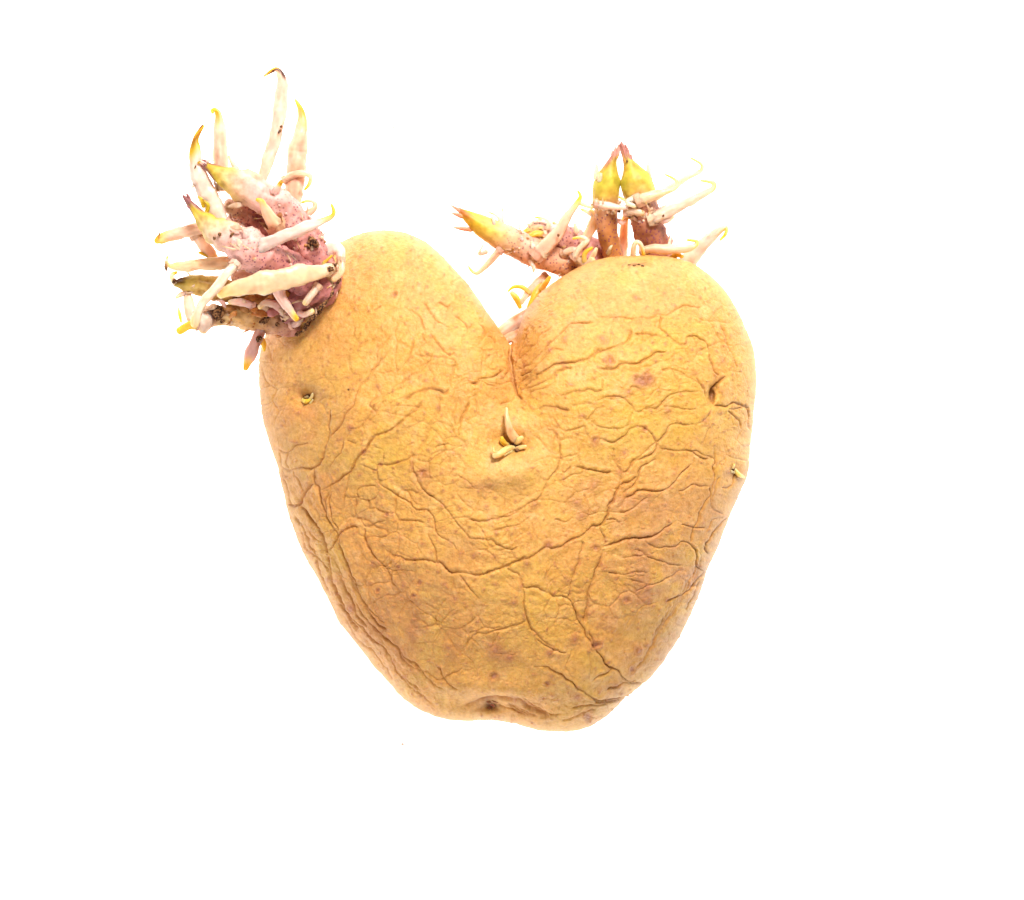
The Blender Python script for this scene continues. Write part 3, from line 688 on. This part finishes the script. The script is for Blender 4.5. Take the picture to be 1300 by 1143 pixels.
# ---------------- left cluster (grows from the left shoulder)
S1 = sprout([(410,362,235),(400,330,245),(380,292,255),(352,262,268),(322,243,272),(296,231,270),(278,221,268),(266,213,266),(258,207,264)],
            [20,22,22,21,21,18,11,6,3], [(0,ROSE),(.35,PINK),(.66,LPINK),(.76,(0.90,0.66,0.50)),(.84,(0.84,0.66,0.28)),(.91,OLIVE),(.96,PURP),(1,PURP)],
            [(0,.9),(.5,.8),(.62,.3),(.7,0),(1,0)], [.25,.38,.5,.56], 'upper left pink sprout with an olive yellow tip', seed=1, lump=.14, nsc=44, nbump=60)
S2 = sprout([(412,372,245),(385,352,265),(350,334,285),(318,318,295),(292,304,295),(272,292,290),(258,279,285),(248,267,282),(240,257,280),(233,249,279)],
            [18,19,22,26,23,16,10,6,4,1.6], [(0,MAUVE),(.25,ROSE),(.45,PINK),(.64,LPINK),(.75,(0.88,0.70,0.46)),(.86,OLIVE),(.90,(.60,.40,.2)),(.94,PURP),(1,PURP)],
            [(0,.7),(.3,.9),(.5,1),(.62,.4),(.72,0),(1,0)], [.3,.42,.5,.58], 'left pointing pink sprout with purple dots and a yellow tip', seed=2, lump=.14, nsc=46, nbump=56)
S3 = sprout([(405,385,225),(370,382,225),(335,378,228),(300,372,232),(270,366,236),(248,362,238),(232,360,238),(224,360,238)],
            [14,13,15,15,14,13,9,5], [(0,MAUVE),(.3,ORNG),(.55,(.78,.48,.20)),(.8,(.82,.62,.26)),(.93,(.72,.58,.18)),(1,BRN)],
            [(0,.5),(.5,.3),(1,.1)], [.2,.35,.5,.9], 'short olive sprout below the pale roots', lump=0.2, seed=3, nsc=22, nbump=26, cols=(ORNG, PEACH, TAN, CREAM))
S4 = sprout([(378,420,215),(352,411,222),(322,404,230),(294,400,236),(272,403,240),(258,406,241)],
            [13,15,15,14,12,13], [(0,ROSE),(.25,(.72,.46,.34)),(.5,(.78,.52,.26)),(.75,(.84,.62,.34)),(.9,LPINK),(1,PALE)],
            [(0,.7),(.5,.3),(1,0)], [.15,.3,.5,.75], 'lowest thick sprout with a blunt pale end', lump=0.14, seed=4, nsc=18, nbump=24, cols=(LPINK, PEACH, TAN, ORNG))
S5 = sprout([(428,352,235),(415,362,248),(398,374,252),(380,388,246),(366,400,238)],
            [8,14,17,17,13], [(0,ROSE),(.4,MAUVE),(1,MAUVE)], [(0,.6),(1,.4)], [.2,.4,.6,.8], 'stubby mauve sprout base against the potato', lump=0.2, seed=5, nsc=26, nbump=36, cols=(MAUVE, ROSE, PEACH, BRN, LPINK))

rootlet([(330,240,262),(333,228,260),(339,208,258),(350,173,256),(356,135,255),(358,108,255),(356,96,256),(351,88.5,257),(344,90,258),(335.5,97,259)], [7,6.5,7.5,8.6,9.2,8,5.6,3.2,2.8,1.2], S1, 'dark', label='tallest upright rootlet with a hooked dark tip')
rootlet([(376,278,246),(374,255,244),(374,238,243),(378,199,240),(382,167,240),(384,152,240),(381,139,241),(375,127,242)], [8,10,12,12.5,9.5,6.5,4.2,1.5], S1, 'yellow', label='upright rootlet with a yellow pointed tip', body=PEACH)
rootlet([(283,236,255),(281,221,253),(280,190,250),(279,162,250),(277,146,250),(273,139,250),(269,140,250),(270,143,251)], [9,9,9,7.6,5,3.2,2.8,2.2], S1, 'yellow')
rootlet([(284,285,262),(272,264,262),(260,240,262),(250,214,262),(248,191,262),(250,174,262),(257.5,160,262)], [11,12.5,13,10.5,7,4,2.2], S1, 'brown', label='broad rootlet with a brown curled tip')
rootlet([(270,285,262),(246,291,258),(219,299,256),(204,304,256),(199,306,256)], [9,9,8.5,6.5,4], S2, 'yellow')
rootlet([(310,335,268),(285,334,268),(255,336,266),(229,338,266),(216,338,266),(211,333,267)], [8,8.5,8.5,6.5,3.6,2.5], S2, 'pale')
rootlet([(325,316,312),(335,311,316),(363,299.5,320),(395,286.6,320),(413,280,320),(421,275,320),(424,268,320),(421,260,320)], [9,9.5,8,7.2,4.8,3.4,2.6,1.6], S2, 'yellow', label='long rootlet pointing right with a curled tip', body=PALE)
rootlet([(348,284,290),(343,276,298),(336,264,306),(332,256,309),(327,254,310)], [12,9,5.5,4.2,3], S1, 'yellow')
rootlet([(424,340,268),(408,345,290),(374,351,308),(331,360,316),(300,367,318),(280,373,318)], [6,10.5,14.5,14.5,11,6], S2, 'pale', flat=0.32, label='long broad flat rootlet crossing in front of the cluster', body=PEACH)
rootlet([(298,337,322),(290,346,328),(275,364,332),(257,386,334),(249,402,334),(247,412,333)], [7,6.8,6.6,6.2,6.5,5], S3, 'pale', body=PALE, label='slim pale rootlet slanting down to the left')
rootlet([(352,362,300),(358,378,296),(366,391,292),(376,405,288)], [9.5,7.5,5.4,4], S5, 'yellow', body=LPINK)
rootlet([(403,364,282),(396,374,284),(388,384,284)], [5.6,5.6,5.2], S5, 'pale')
rootlet([(417,352,262),(421,362,258)], [4,4], S5, 'pale')
rootlet([(238,372,240),(241,390,242),(247,412,243)], [5,8,8.5], S3, 'pale', body=PALE, flat=.7)
rootlet([(250,412,248),(240,414,250),(228,420,250)], [7,6,5.2], S4, 'allyellow', flat=.5)
rootlet([(256,398,250),(262,409,254),(258,419,252)], [9,10,6], S4, 'pale', body=PALE)
rootlet([(226,391,241),(228,400,241),(230,409,241)], [1.2,2.4,1.5], S3, 'allyellow')
rootlet([(334,412,226),(329,424,228),(321,442,229),(315,457,229),(312,468,229)], [7,8,9,6.5,3.5], S4, 'yellow', body=LPINK, label='stubby rootlet hanging below the cluster')
rootlet([(331,428,224),(334,437,225),(335,445,225)], [3,4,2], S4, 'allyellow')
rootlet([(362,228,250),(375,221,254),(388,220.5,256),(394,225,256),(392,234,256),(387,241,256)], [5,5,4,3,2.4,1.6], S1, 'yellow')
rootlet([(380,277,250),(391,271,250),(399,264,251),(399,257,252),(392,254.5,252),(384,257,252)], [6,5.5,3.8,2.8,2.4,1.8], S1, 'yellow')
rootlet([(348,247,284),(352,240,288),(357,231,290)], [6,5,3], S1, 'brown', body=LPINK)
rootlet([(402,345,240),(410,328,244),(421,317,246),(431,320,250),(433,335,258)], [10,10,9,7,6], S5, 'pale', body=PALE, flat=.7, label='glassy pale rootlet bent over the potato shoulder')
rootlet([(433,330,262),(432,345,266),(424,354,266)], [5,5.5,5], S5, 'pale')
rootlet([(408,336,264),(416,329,266),(421,325,266)], [2.4,2.2,1.6], S5, 'allyellow')
rootlet([(250,300,252),(258,312,250),(268,323,250),(272,326,250)], [8,8.5,8,5], S2, 'pale', flat=.7)
rootlet([(270,326,252),(262,324,252),(253,321,252)], [2.6,2.6,1.8], S2, 'allyellow')
rootlet([(300,215,252),(295,207,252),(291,199,252)], [4,3,1.8], S1, 'pinkroot')
rootlet([(258,262,272),(256,254,274),(252,250,275)], [3,2.4,1.4], S2, 'brown', body=OLIVE)
rootlet([(262,270,272),(264,261,274),(258,254,275)], [3,2.6,1.4], S2, 'brown', body=OLIVE)
rootlet([(378,395,252),(386,399,262),(396,395,270)], [5,4.5,4], S5, 'pinkroot')
rootlet([(362,400,250),(352,388,262),(338,384,268),(330,390,270)], [6,6,5,3.5], S3, 'pinkroot')
rootlet([(320,388,256),(306,384,262),(292,384,262)], [5,5.5,3.4], S3, 'pinkroot', body=PEACH)
rootlet([(371,413,240),(378,410,246),(383,404,250)], [5,5,3], S4, 'pinkroot')
rootlet([(211,336,266),(211,330,267),(213,326,267)], [2.6,2.2,1.2], S2, 'brown')
rootlet([(222,360,240),(218,350,242),(224,346,244)], [3.5,3,2], S3, 'brown')
rootlet([(240,372,240),(230,374,241),(224,378,241)], [4,3.4,2], S3, 'pinkroot')
rootlet([(246,235,263),(243,239,264),(240,238,264)], [2,1.6,1], S1, 'pinkroot')
rootlet([(262,206,268),(266,203,268),(270,204,268)], [2,1.8,1.2], S1, 'pinkroot')
rootlet([(260,209,270),(255,206,271),(252,207,271)], [2.8,2.4,1.6], S1, 'brown', body=LPINK)

for (x, y, h, r, ax_, rot, par) in [(398,307,272,5.5,(1.5,.8,.8),.7,S1),(392,313,270,3,(1,1,1),0,S1),(388,324,266,2.6,(1,1,1),0,S1),(402,311,270,3,(1,1.4,1),0,S1),
        (340,402,248,6,(0.75,1.5,.7),.6,S4),(334,408,247,4,(1.3,.7,.7),-.2,S4),(277,398,254,7,(.9,1.3,.8),.3,S4),(271,393,252,5,(1,1,1),0,S4),(282,408,248,3,(1,1,1),0,S4),
        (419,342,284,4.2,(1,.9,.8),0,S5),(414,340,284,2.6,(1,1,1),0,S5),(426,336,280,2.2,(.7,1.5,.7),.5,S5),(329,430,238,4,(1,1,1),0,S4),(221,357,246,3.2,(.7,1.1,.8),.4,S3),
        (211,340,272,3,(.7,1.4,.8),-.2,S2),(361,407,248,2.8,(1,1,1),0,S4),(352,412,244,3.2,(1,.9,.8),0,S4),(279,298,316,2.2,(1,1,.8),0,S2),(272,303,312,2,(1,1,.8),0,S2),(294,298,318,2.6,(.8,1.3,.8),.6,S2),
        (355,167,266,2.2,(.8,1.3,.8),.6,S1),(357,161,266,1.8,(1,1,.8),0,S1),(248,212,272,1.5,(.6,1.6,.8),.4,S1),(202,298,262,1.3,(.6,3,.8),.1,S2),(312,318,320,2.0,(1,1,.8),0,S2),
        (389,415,246,5,(1.6,.8,.7),-.9,S5),(400,401,256,5,(1.7,.7,.7),-.8,S5),(410,388,262,4.6,(1.8,.7,.7),-.8,S5),(378,424,236,3.5,(1.4,.8,.7),-.6,S5),(420,374,262,4,(1.6,.7,.7),-.9,S5),  # added dark lumps for the gap shade and dark roots beside the potato
        (430,358,260,3,(1.4,.6,.7),-1.1,S5),(298,379,252,3,(1,1,1),0,S3),(325,388,250,2.5,(1,1,1),0,S3)]:
    clod(x, y, h, r, par, ax_, rot)
# torn orange skin shreds between the lower two sprouts
for i, (x, y, a_, L_) in enumerate([(300,386,.2,20),(318,380,-.3,18),(335,392,.4,16),(350,386,-.2,16),(290,392,.1,18),(325,396,.5,14),(362,374,.3,16),(270,391,-.4,12),(345,398,-.1,18),(310,392,.7,14),(386,340,.9,22),(366,334,.7,18)]):
    h = 250 + (i % 3) * 5 if i < 10 else 270
    dx, dy = math.cos(a_) * L_ / 2, math.sin(a_) * L_ / 2
    c_ = [ORNG, (.72,.36,.12), PEACH, ROSE, TAN][i % 5]
    tube('skin_shred', [(x - dx, y - dy, h - 3), (x, y - 1, h + 3), (x + dx, y + dy, h - 2)], [2, 4.2, 1.6], [(0, c_), (1, tuple(v * .8 for v in c_))], M_SCALE, S3 if i < 10 else S2, sides=10, flat=.35, lump=.3, seed=i)

S6 = sprout([(410,350,225),(385,328,232),(358,302,238),(332,282,242),(308,268,246),(292,262,248)],
            [16,20,22,21,17,10], [(0,MAUVE),(.4,ROSE),(.75,(.72,.36,.34)),(1,PEACH)], [(0,.9),(1,.7)], [.2,.4,.6,.8,.9], 'dark pink swelling wedged between the two upper sprouts', lump=.2, seed=6, nsc=46, nbump=60, cols=(ROSE, PINK, LPINK, PEACH, TAN))
S7 = sprout([(398,372,228),(372,362,234),(345,356,238),(322,352,240),(300,352,240)],
            [14,17,17,14,8], [(0,MAUVE),(.5,ROSE),(1,(.8,.5,.36))], [(0,.9),(1,.5)], [.2,.4,.6,.8], 'dark pink swelling behind the long flat rootlet', lump=.22, seed=7, nsc=36, nbump=44, cols=(ROSE, ORNG, PEACH, TAN))
for i, (x, y, a_, L_) in enumerate([(308,384,.5,14),(342,380,-.6,16),(330,400,.1,20),(356,396,.9,12),(282,386,.8,12),(262,392,-.2,14),(296,400,-.7,12),(316,372,.4,14),(304,312,1.2,20),(310,300,1.4,16),(300,290,.2,14),(330,270,.6,14),(345,286,1.0,16),(300,262,-.1,20),(314,256,.3,14),(372,300,1.1,14),(384,338,.6,26),(352,330,-.3,14)]):
    h = 262 if i < 8 else (318 if i < 11 else 276)
    dx, dy = math.cos(a_) * L_ / 2, math.sin(a_) * L_ / 2
    c_ = [PEACH, (.78,.42,.16), ORNG, CREAM, LPINK][i % 5]
    tube('skin_shred', [(x - dx, y - dy, h - 3), (x + 1, y - 1.5, h + 3), (x + dx, y + dy, h - 2)], [1.4, 3.6, 1.2], [(0, c_), (1, tuple(v * .75 for v in c_))], M_SCALE, S3 if i < 8 else (S2 if i < 11 else S6), sides=10, flat=.4, lump=.35, seed=i + 20)

# ---------------- right cluster (grows from behind the right lobe)
TIPY = [(0,(.66,.36,.15)),(.35,(.66,.35,.16)),(.52,(.74,.44,.28)),(.62,(.76,.56,.14)),(.74,(.68,.62,.12)),(.86,(.72,.54,.12)),(.92,(.66,.36,.28)),(1,(.62,.32,.28))]
T1 = sprout([(748,346,95),(728,338,100),(697,328,108),(664,314,116),(638,301,122),(614,288,126),(600,279,128),(590,272,129),(583,266,129)],
            [16,17,17.5,18.5,18,14,9.5,6,2.5], [(0,(.74,.42,.22)),(.3,(.82,.50,.34)),(.5,(.90,.58,.48)),(.68,(.92,.66,.44)),(.80,(.90,.72,.22)),(.9,(.86,.64,.08)),(1,ORNG)],
            [(0,1),(.55,.8),(.72,.2),(.8,0),(1,0)], [.2,.38,.55], 'right lobe sprout lying to the left with a yellow tip', lump=0.06, seed=11, nsc=34, nbump=30)
T2 = sprout([(765,335,85),(745,318,88),(722,304,92),(700,296,96),(684,292,99),(670,296,100)],
            [18,18,17,14,12,8], [(0,ROSE),(.4,PINK),(.75,LPINK),(1,(.8,.6,.2))], [(0,1),(1,.9)], [.3,.5,.7,.85], 'short pink sprout behind the yellow tipped one', lump=0.16, seed=12, nsc=30, nbump=30, cols=(LPINK, PEACH, CREAM, LEMON))
T3 = sprout([(780,336,105),(777,318,110),(771,293,118),(769.5,266,124),(769.5,245,128),(772,227,131),(775.5,211,133),(779,200,134),(782,191,134)],
            [14,13,13.5,15,16.8,15.2,8.4,4.6,3], TIPY, [(0,1),(.5,1),(.6,.2),(.66,0),(1,0)], [.5,.515,.53], 'upright brownish sprout with a yellow green tip, left of the pair', lump=0.05, seed=13, nsc=34, nbump=44, size=6, cols=(CREAM, PEACH, LEMON))
T4 = sprout([(842,334,105),(833,316,110),(824,293,118),(817,266,124),(812,246,128),(806,228,131),(801,213,133),(796,202,134),(792,192,134),(789,184,134)],
            [19,20,20,19.5,20.5,18.5,10,5.6,4.2,3], [(0,ROSE),(.3,(.56,.27,.17)),(.45,(.66,.34,.24)),(.55,(.76,.46,.34)),(.64,(.78,.58,.16)),(.76,(.68,.62,.12)),(.86,(.72,.50,.14)),(.93,(.62,.32,.26)),(1,(.5,.24,.22))],
            [(0,1),(.5,1),(.62,.2),(.68,0),(1,0)], [.13,.40,.42,.44], 'upright reddish sprout with a yellow green tip, right of the pair', lump=0.07, seed=14, nsc=50, nbump=60, size=6, cols=(CREAM, PEACH, LPINK))
# scaly leaf tips
def tips(ob, lst, c0, c1):
    for i, (p, q_) in enumerate(lst):
        m_ = tuple((p[k_] + q_[k_]) / 2 + (1 if k_ == 0 else 0) for k_ in range(3))
        tube('leaf_tip', [p, m_, q_], [2.8, 2.4, 0.9], [(0, c0), (.4, c1), (1, c1)], M_SCALE, ob, sides=10, flat=.6, lump=.1, seed=i, step=1.0)
tips(T3, [((779,203,138),(781,186,138)),((782,200,136),(785,184,137)),((777,204,135),(777,192,136)),((783,198,134),(784,190,136))], OLIVE, (.72,.42,.36))
tips(T4, [((796,203,138),(788,179,138)),((797,200,136),(794,184,137)),((793,200,136),(787.5,188,136)),((801,210,138),(797,198,138)),((799,206,136),(801,196,136))], (.7,.5,.2), (.62,.33,.30))
tips(T1, [((588,272,130),(573,261,132)),((586,275,132),(574,271,133)),((598,292,128),(576,289,130)),((590,270,128),(579,264,128))], (.8,.45,.2), (.78,.45,.34))
tips(S1, [((262,212,270),(254,205,272)),((262,208,268),(257,203,268)),((265,216,268),(256,211,270))], OLIVE, PURP)
tips(S2, [((243,262,284),(234,250,284)),((240,258,280),(237,246,280)),((247,268,284),(238,262,284))], OLIVE, PURP)

rootlet([(812,254,148),(822,250,148),(840,245,147),(854,240,146),(860,235,146),(858,229,146),(845,222,146)], [8,7.5,5.2,3.6,2.8,2.2,1.4], T4, 'yellow', body=PEACH)
rootlet([(828,255,120),(850,240,121),(870,227,121),(886,219,121),(892,213,121),(889,207,121),(877.5,201,121)], [5,5,4.2,3.2,2.6,2,1.4], T4, 'yellow', label='uppermost curled rootlet on the right')
rootlet([(828,278,140),(843,273,142),(870,259,142),(895,246,142),(905,239,142),(905,232,142),(890,229.5,142)], [8,9,7,4.8,3.4,2.6,1.4], T4, 'yellow', label='long curled rootlet on the right')
rootlet([(815,318,150),(830,316,154),(848,316,154),(870,316,152),(882,312.5,150),(884,307,150),(873,305,150)], [5,6.5,6.8,5.2,3.4,2.6,1.6], T4, 'yellow')
rootlet([(866,342,110),(878,326,114),(893,311,118),(910,295,120),(919,289,120),(923,291,120),(921,298,120),(914,305,120)], [11,10.5,9,6.4,4,2.8,2.4,1.4], T4, 'yellow', body=PALE, label='pale rootlet at the far right with a hooked tip')
rootlet([(900,308,118),(897,299,118),(895,294,118)], [3,2,1], T4, 'pale')
rootlet([(803,330,158),(804,315,166),(808,307.5,168),(814,311,168),(817,323,164)], [4,3.6,2.8,2.6,2.2], T4, 'yellow')
rootlet([(683,322,132),(692,313,134),(708,296,136),(723,272,138),(733,257,138),(737,249,138),(734,243,138)], [10,9.5,8,5.8,3.6,2.6,1.6], T1, 'yellow', body=PEACH, label='straight pale rootlet rising from the sprout that lies to the left')
rootlet([(680,325,132),(677,316,134),(675,308,134)], [6,4,1.5], T1, 'pale'); rootlet([(690,322,134),(694,312,136),(692,305,136)], [6,4,1.5], T1, 'pale')
rootlet([(736,258,130),(745,262,128),(752,264,126)], [3,2.6,2], T3, 'pale')
rootlet([(634,318,130),(624,330,130),(612,343,130),(605,347.5,130),(599,344,130),(594.6,338.5,130)], [5.5,5,3.6,2.6,2,1.2], T1, 'yellow')
rootlet([(634,292,128),(635,281,128),(631,274,128),(621.5,270,128)], [3.4,2.8,2,1.2], T1, 'yellow'); rootlet([(636,290,126),(638,278,126),(637.5,264,126)], [3.4,2.2,1], T1, 'yellow')
rootlet([(627,289,134),(626,280,136),(624,275,136)], [3,2,1], T1, 'pinkroot')
rootlet([(617,320,122),(608,322,122),(613,312,124)], [3.4,2.4,1.4], T1, 'pinkroot'); rootlet([(674,332,130),(677,340,132),(677,345,132)], [3.4,3,1.6], T1, 'pale')
rootlet([(692,352,100),(681,360,104),(670,372,108),(662,384,110)], [6,5.6,5,3.5], T1, 'pale'); rootlet([(672,372,110),(662,365,112),(652,365,112),(645,370,112)], [3.4,3,2.4,1.4], T1, 'allyellow')
rootlet([(650,372,110),(656,380,110),(660,390,110)], [3,4.5,3], T1, 'allyellow')
rootlet([(688,366,120),(694,358,128),(698,352,130)], [4,3.2,2.4], T1, 'allyellow'); rootlet([(690,360,112),(680,374,116),(672,390,118)], [4.5,4.6,3.4], T1, 'allyellow')
rootlet([(700,385,80),(680,393,84),(658,407,88),(641,418,90),(634,424,90)], [9,9.5,9,8,6], T1, 'pale', body=PALE, flat=.7, label='pale rootlet in the notch between the lobes')
rootlet([(729,326,130),(737,314,136),(745,306,138),(740,301.5,138),(728,303,138)], [5,4,3.2,2.6,1.8], T2, 'yellow'); rootlet([(742,333,140),(743,322,142),(751,315,142)], [3,3.2,2.4], T2, 'allyellow')
rootlet([(747,334,132),(754,322,136),(757,316,136)], [3.4,3.2,2.2], T2, 'pale'); rootlet([(716,322,120),(726,317,126),(734,320,128)], [5,5,3.6], T2, 'pale')
rootlet([(695,290,112),(697,281,114),(690,276.5,114),(680,276,114)], [3.6,3,2.2,1.4], T2, 'yellow'); rootlet([(680,292,104),(668,294,106),(658,299,106)], [4,3.4,1.8], T2, 'allyellow')
rootlet([(690,298,112),(680,298,116),(670,302,118)], [5,5,4], T2, 'allyellow'); rootlet([(683,290,100),(674,286,101),(667,285,101)], [2.4,2,1], T2, 'pinkroot')
rootlet([(742,306,110),(750,292,112),(755,276,112),(750,268,112)], [6,7,6,3], T2, 'pale', flat=.6); rootlet([(732,294,110),(730,285,112)], [4,2], T2, 'pale')
rootlet([(765,283,112),(752,273,112),(738,266,112)], [4,3.4,1.6], T3, 'yellow')
rootlet([(758,259,142),(772,262,145),(786,264,146),(795,263,146),(795,256,146),(785.5,250,146)], [4.4,4.8,4,3,2.4,1.5], T3, 'yellow', label='small rootlet curling round the upright sprout')
rootlet([(757,226,134),(756.5,217,134),(757.5,209,134)], [4,3,1.4], T3, 'pale'); rootlet([(762,229,140),(762,222,142)], [4,3], T3, 'pale')
rootlet([(790,335,100),(791,315,102),(792.5,291,104),(794,274,106)], [7,6.5,5.5,4], T3, 'pale', flat=.7)
rootlet([(822,228,128),(824,217,128),(822.5,206.5,128)], [5,4,1.6], T4, 'pale'); rootlet([(804,252,146),(797,257,148),(806,262,150)], [4,4,3], T4, 'pale')
rootlet([(795,271,138),(806,268,144),(815,271,146)], [4.5,5,4], T4, 'pale'); rootlet([(838,278,140),(846,281,141),(855,276,141)], [5,4,1.5], T4, 'pinkroot')
rootlet([(838,268,140),(843,263,141),(846,261,141)], [3.6,2.6,1.2], T4, 'pinkroot'); rootlet([(786,280,128),(790,283,132),(797,277,134)], [3.4,3.4,2], T3, 'pinkroot', body=ORNG)
rootlet([(852,328,140),(860,324,146),(866,326,148)], [4,3.6,2.6], T4, 'allyellow'); rootlet([(846,322,130),(849,308,130),(850,306,130)], [1.4,1.2,1], T4, 'pinkroot')
rootlet([(735,330,130),(745,336,140),(752,330,144)], [6,5,4], T2, 'pale'); rootlet([(772,322,120),(775,315,126),(777,312,126)], [3,2.4,1.2], T3, 'pale')
clod(823.5,259.5,147,2.4,T4,(1.2,.8,.8),.5); clod(801,276,146,2.2,T4,(1.6,.7,.7),.2); clod(786,268,138,2.4,T3); clod(709,299,146,1.8,T1); clod(796,205,142,1.6,T4); clod(842,274,152,1.6,T4)
sprout([(690,420,70),(668,424,80),(650,427,86),(642,432,88)], [9,10,8.5,6], [(0,ROSE),(.5,ORNG),(1,PEACH)], [(0,.6),(1,.4)], [.4,.6], 'small reddish sprout deep in the notch', lump=.2, seed=17, nsc=8, nbump=8)

# ring of torn skin round the foot of each larger rootlet
for pn, lst in COLLARS.items():
    par = bpy.data.objects[pn]
    if par.name.startswith('eye'): continue
    V_, F_, Pg = [], [], []
    for ci, (p0, p1, r0, c0) in enumerate(lst):
        rs = np.random.RandomState(ci * 7 + len(pn)); p0 = np.array(p0, float); p1 = np.array(p1, float)
        t_ = (p1 - p0); t_ /= np.linalg.norm(t_) + 1e-9
        a1 = np.cross(t_, [0, 0, 1.0]); a1 = a1 / np.linalg.norm(a1) if np.linalg.norm(a1) > .1 else np.array([1.0, 0, 0]); b1 = np.cross(a1, t_)
        m = 26; rows = []
        jag = [rs.uniform(0.0, 1.0) ** 4 * 1.1 for _ in range(m)]
        base_c = (np.array(c0) * .5 + np.array([(.78, .46, .38), (.66, .36, .2), (.8, .6, .42)][ci % 3]) * .5)
        for k_, (al, rd) in enumerate(((-0.7, 1.05), (-0.1, 1.12), (0.1, 1.06), (0.2, 1.12))):
            for e in range(m):
                an = e * 2 * math.pi / m; j = jag[e] if k_ == 3 else (jag[e] * .5 if k_ == 2 else 0)
                rr_ = r0 * (rd + (0.30 * jag[e] if k_ == 3 else 0)) * (1 + .10 * math.sin(e * 1.7 + ci))
                V_.append(p0 + t_ * r0 * (al + 0.8 * j) + (a1 * math.cos(an) + b1 * math.sin(an) * .85) * rr_)
                Pg.append(base_c * (1.0 if k_ < 3 else (.8 if jag[e] > .6 else 1.02)))
        for k_ in range(3):
            for e in range(m):
                q0 = len(V_) - 4 * m + k_ * m; F_.append((q0 + e, q0 + (e + 1) % m, q0 + m + (e + 1) % m, q0 + m + e))
    ob = make_obj('root_collars', [W(*p) for p in V_], F_, M_SCALE, par, origin=np.array(W(*lst[0][0])), pigment=np.clip(np.array(Pg), .01, .95))
    ob['kind'] = 'stuff'

# ---------------- small buds in the eyes of the potato
def eye(pts_list, label, dark):
    b = None
    for i, (pts, rad, st) in enumerate(pts_list):
        p3 = [(x, y, hs(x, y) + dz) for x, y, dz in pts]
        if i == 0:
            b, _ = rootlet(p3, rad, root, st, label=label, name='eye_bud', body=(0.93, 0.70, 0.46))
        else: rootlet(p3, rad, b, st, body=(0.92, 0.66, 0.36))
    for (x, y, dz, r) in dark: clod(x, y, hs(x, y) + dz, r, b)
eye([([(656,560,0),(650,551,7),(646,541,13),(643,530,17),(643,519,18)], [6,5,4.0,3.0,2], 'pale'),
     ([(652,569,2),(644,571,8),(635,576,9),(628,579,8)], [4,4.6,4.6,3.6], 'pale'), ([(634,576,8),(627,573,11),(626,567,12)], [2.6,2,1.2], 'yellow'),
     ([(655,570,2),(661,568,7),(667,567,6)], [3,3.2,2.4], 'pale'), ([(644,566,2),(639,561,6),(637,556,7)], [3.6,3.4,2.4], 'allyellow'),
     ([(654,562,2),(660,558,6),(662,556,6)], [4.6,4.4,3.4], 'pale'), ([(650,573,1),(645,575,4),(641,578,3)], [2.6,2.4,1.6], 'pale')],
    'tiny pale shoots in the middle eye', [(654,567,3,4.2),(652,563,4,3),(656,572,3,3)])
eye([([(384,508,1),(389,510,6),(393,508,7)], [2.4,2.8,2], 'allyellow'), ([(392,509,2),(396,504,6),(397,500,6)], [2.2,2.2,1.4], 'pale'), ([(387,505,1),(391,504,5)], [2,1.8], 'pale'),
     ([(394,512,1),(397,508,4)], [1.8,1.4], 'pale')], 'tiny tan buds in the left eye', [(393,505,1,2.4)])
eye([([(933,597,0),(938,603,5),(944,606,4)], [2.6,2.8,1.6], 'allyellow'), ([(930,594,1),(932,590,3)], [2,1.4], 'yellow'), ([(928,598,1),(932,600,3)], [1.8,1.6], 'pale')], 'small yellow bud by the right edge', [(931,596,1,2)])
# corky scar at the bottom tip
for i, (x, y, r, ax_, rot) in enumerate([(624,893,5,(1.3,.7,.5),.5),(619,899,4.4,(1,.8,.5),-.6),(630,890,4.4,(1.5,.6,.5),.2),(621,890,3.4,(1,1,.5),0),(627,897,3.4,(1.2,.8,.5),1)]):
    clod(x, y, hs(x, y) - 0.5, r, root, ax_, rot, name='stem_scar', cork=True)
for i, (x, y) in enumerate([(799,337),(805,338),(811,336),(816,338),(443,495)]):
    clod(x, y, hs(x, y) + 0.3, 1.5, root, (1.4,.8,.8), .1 * i, name='soil_crumb')

# ================================================================== crumbs lying on the table
for (x, y, r, lab, c_) in [(511,945,1.5,'tiny tan crumb on the white surface below the potato', TAN), (500,162,1.0,'tiny dark speck on the white surface between the two sprout clusters', BRN)]:
    v, f_ = blob_mesh((x, y, r * .8), r, int(x), (1.2, 1, .8), 6, 9, .3)
    o = make_obj('crumb', [W(*p) for p in v], f_, M_SCALE, None, origin=np.array(W(x, y, 0)), smooth_=False, pigment=np.array([c_] * len(v)))
    o['label'] = lab; o['category'] = 'crumb'

for o in scene.objects:
    if '_w' in o: del o['_w']
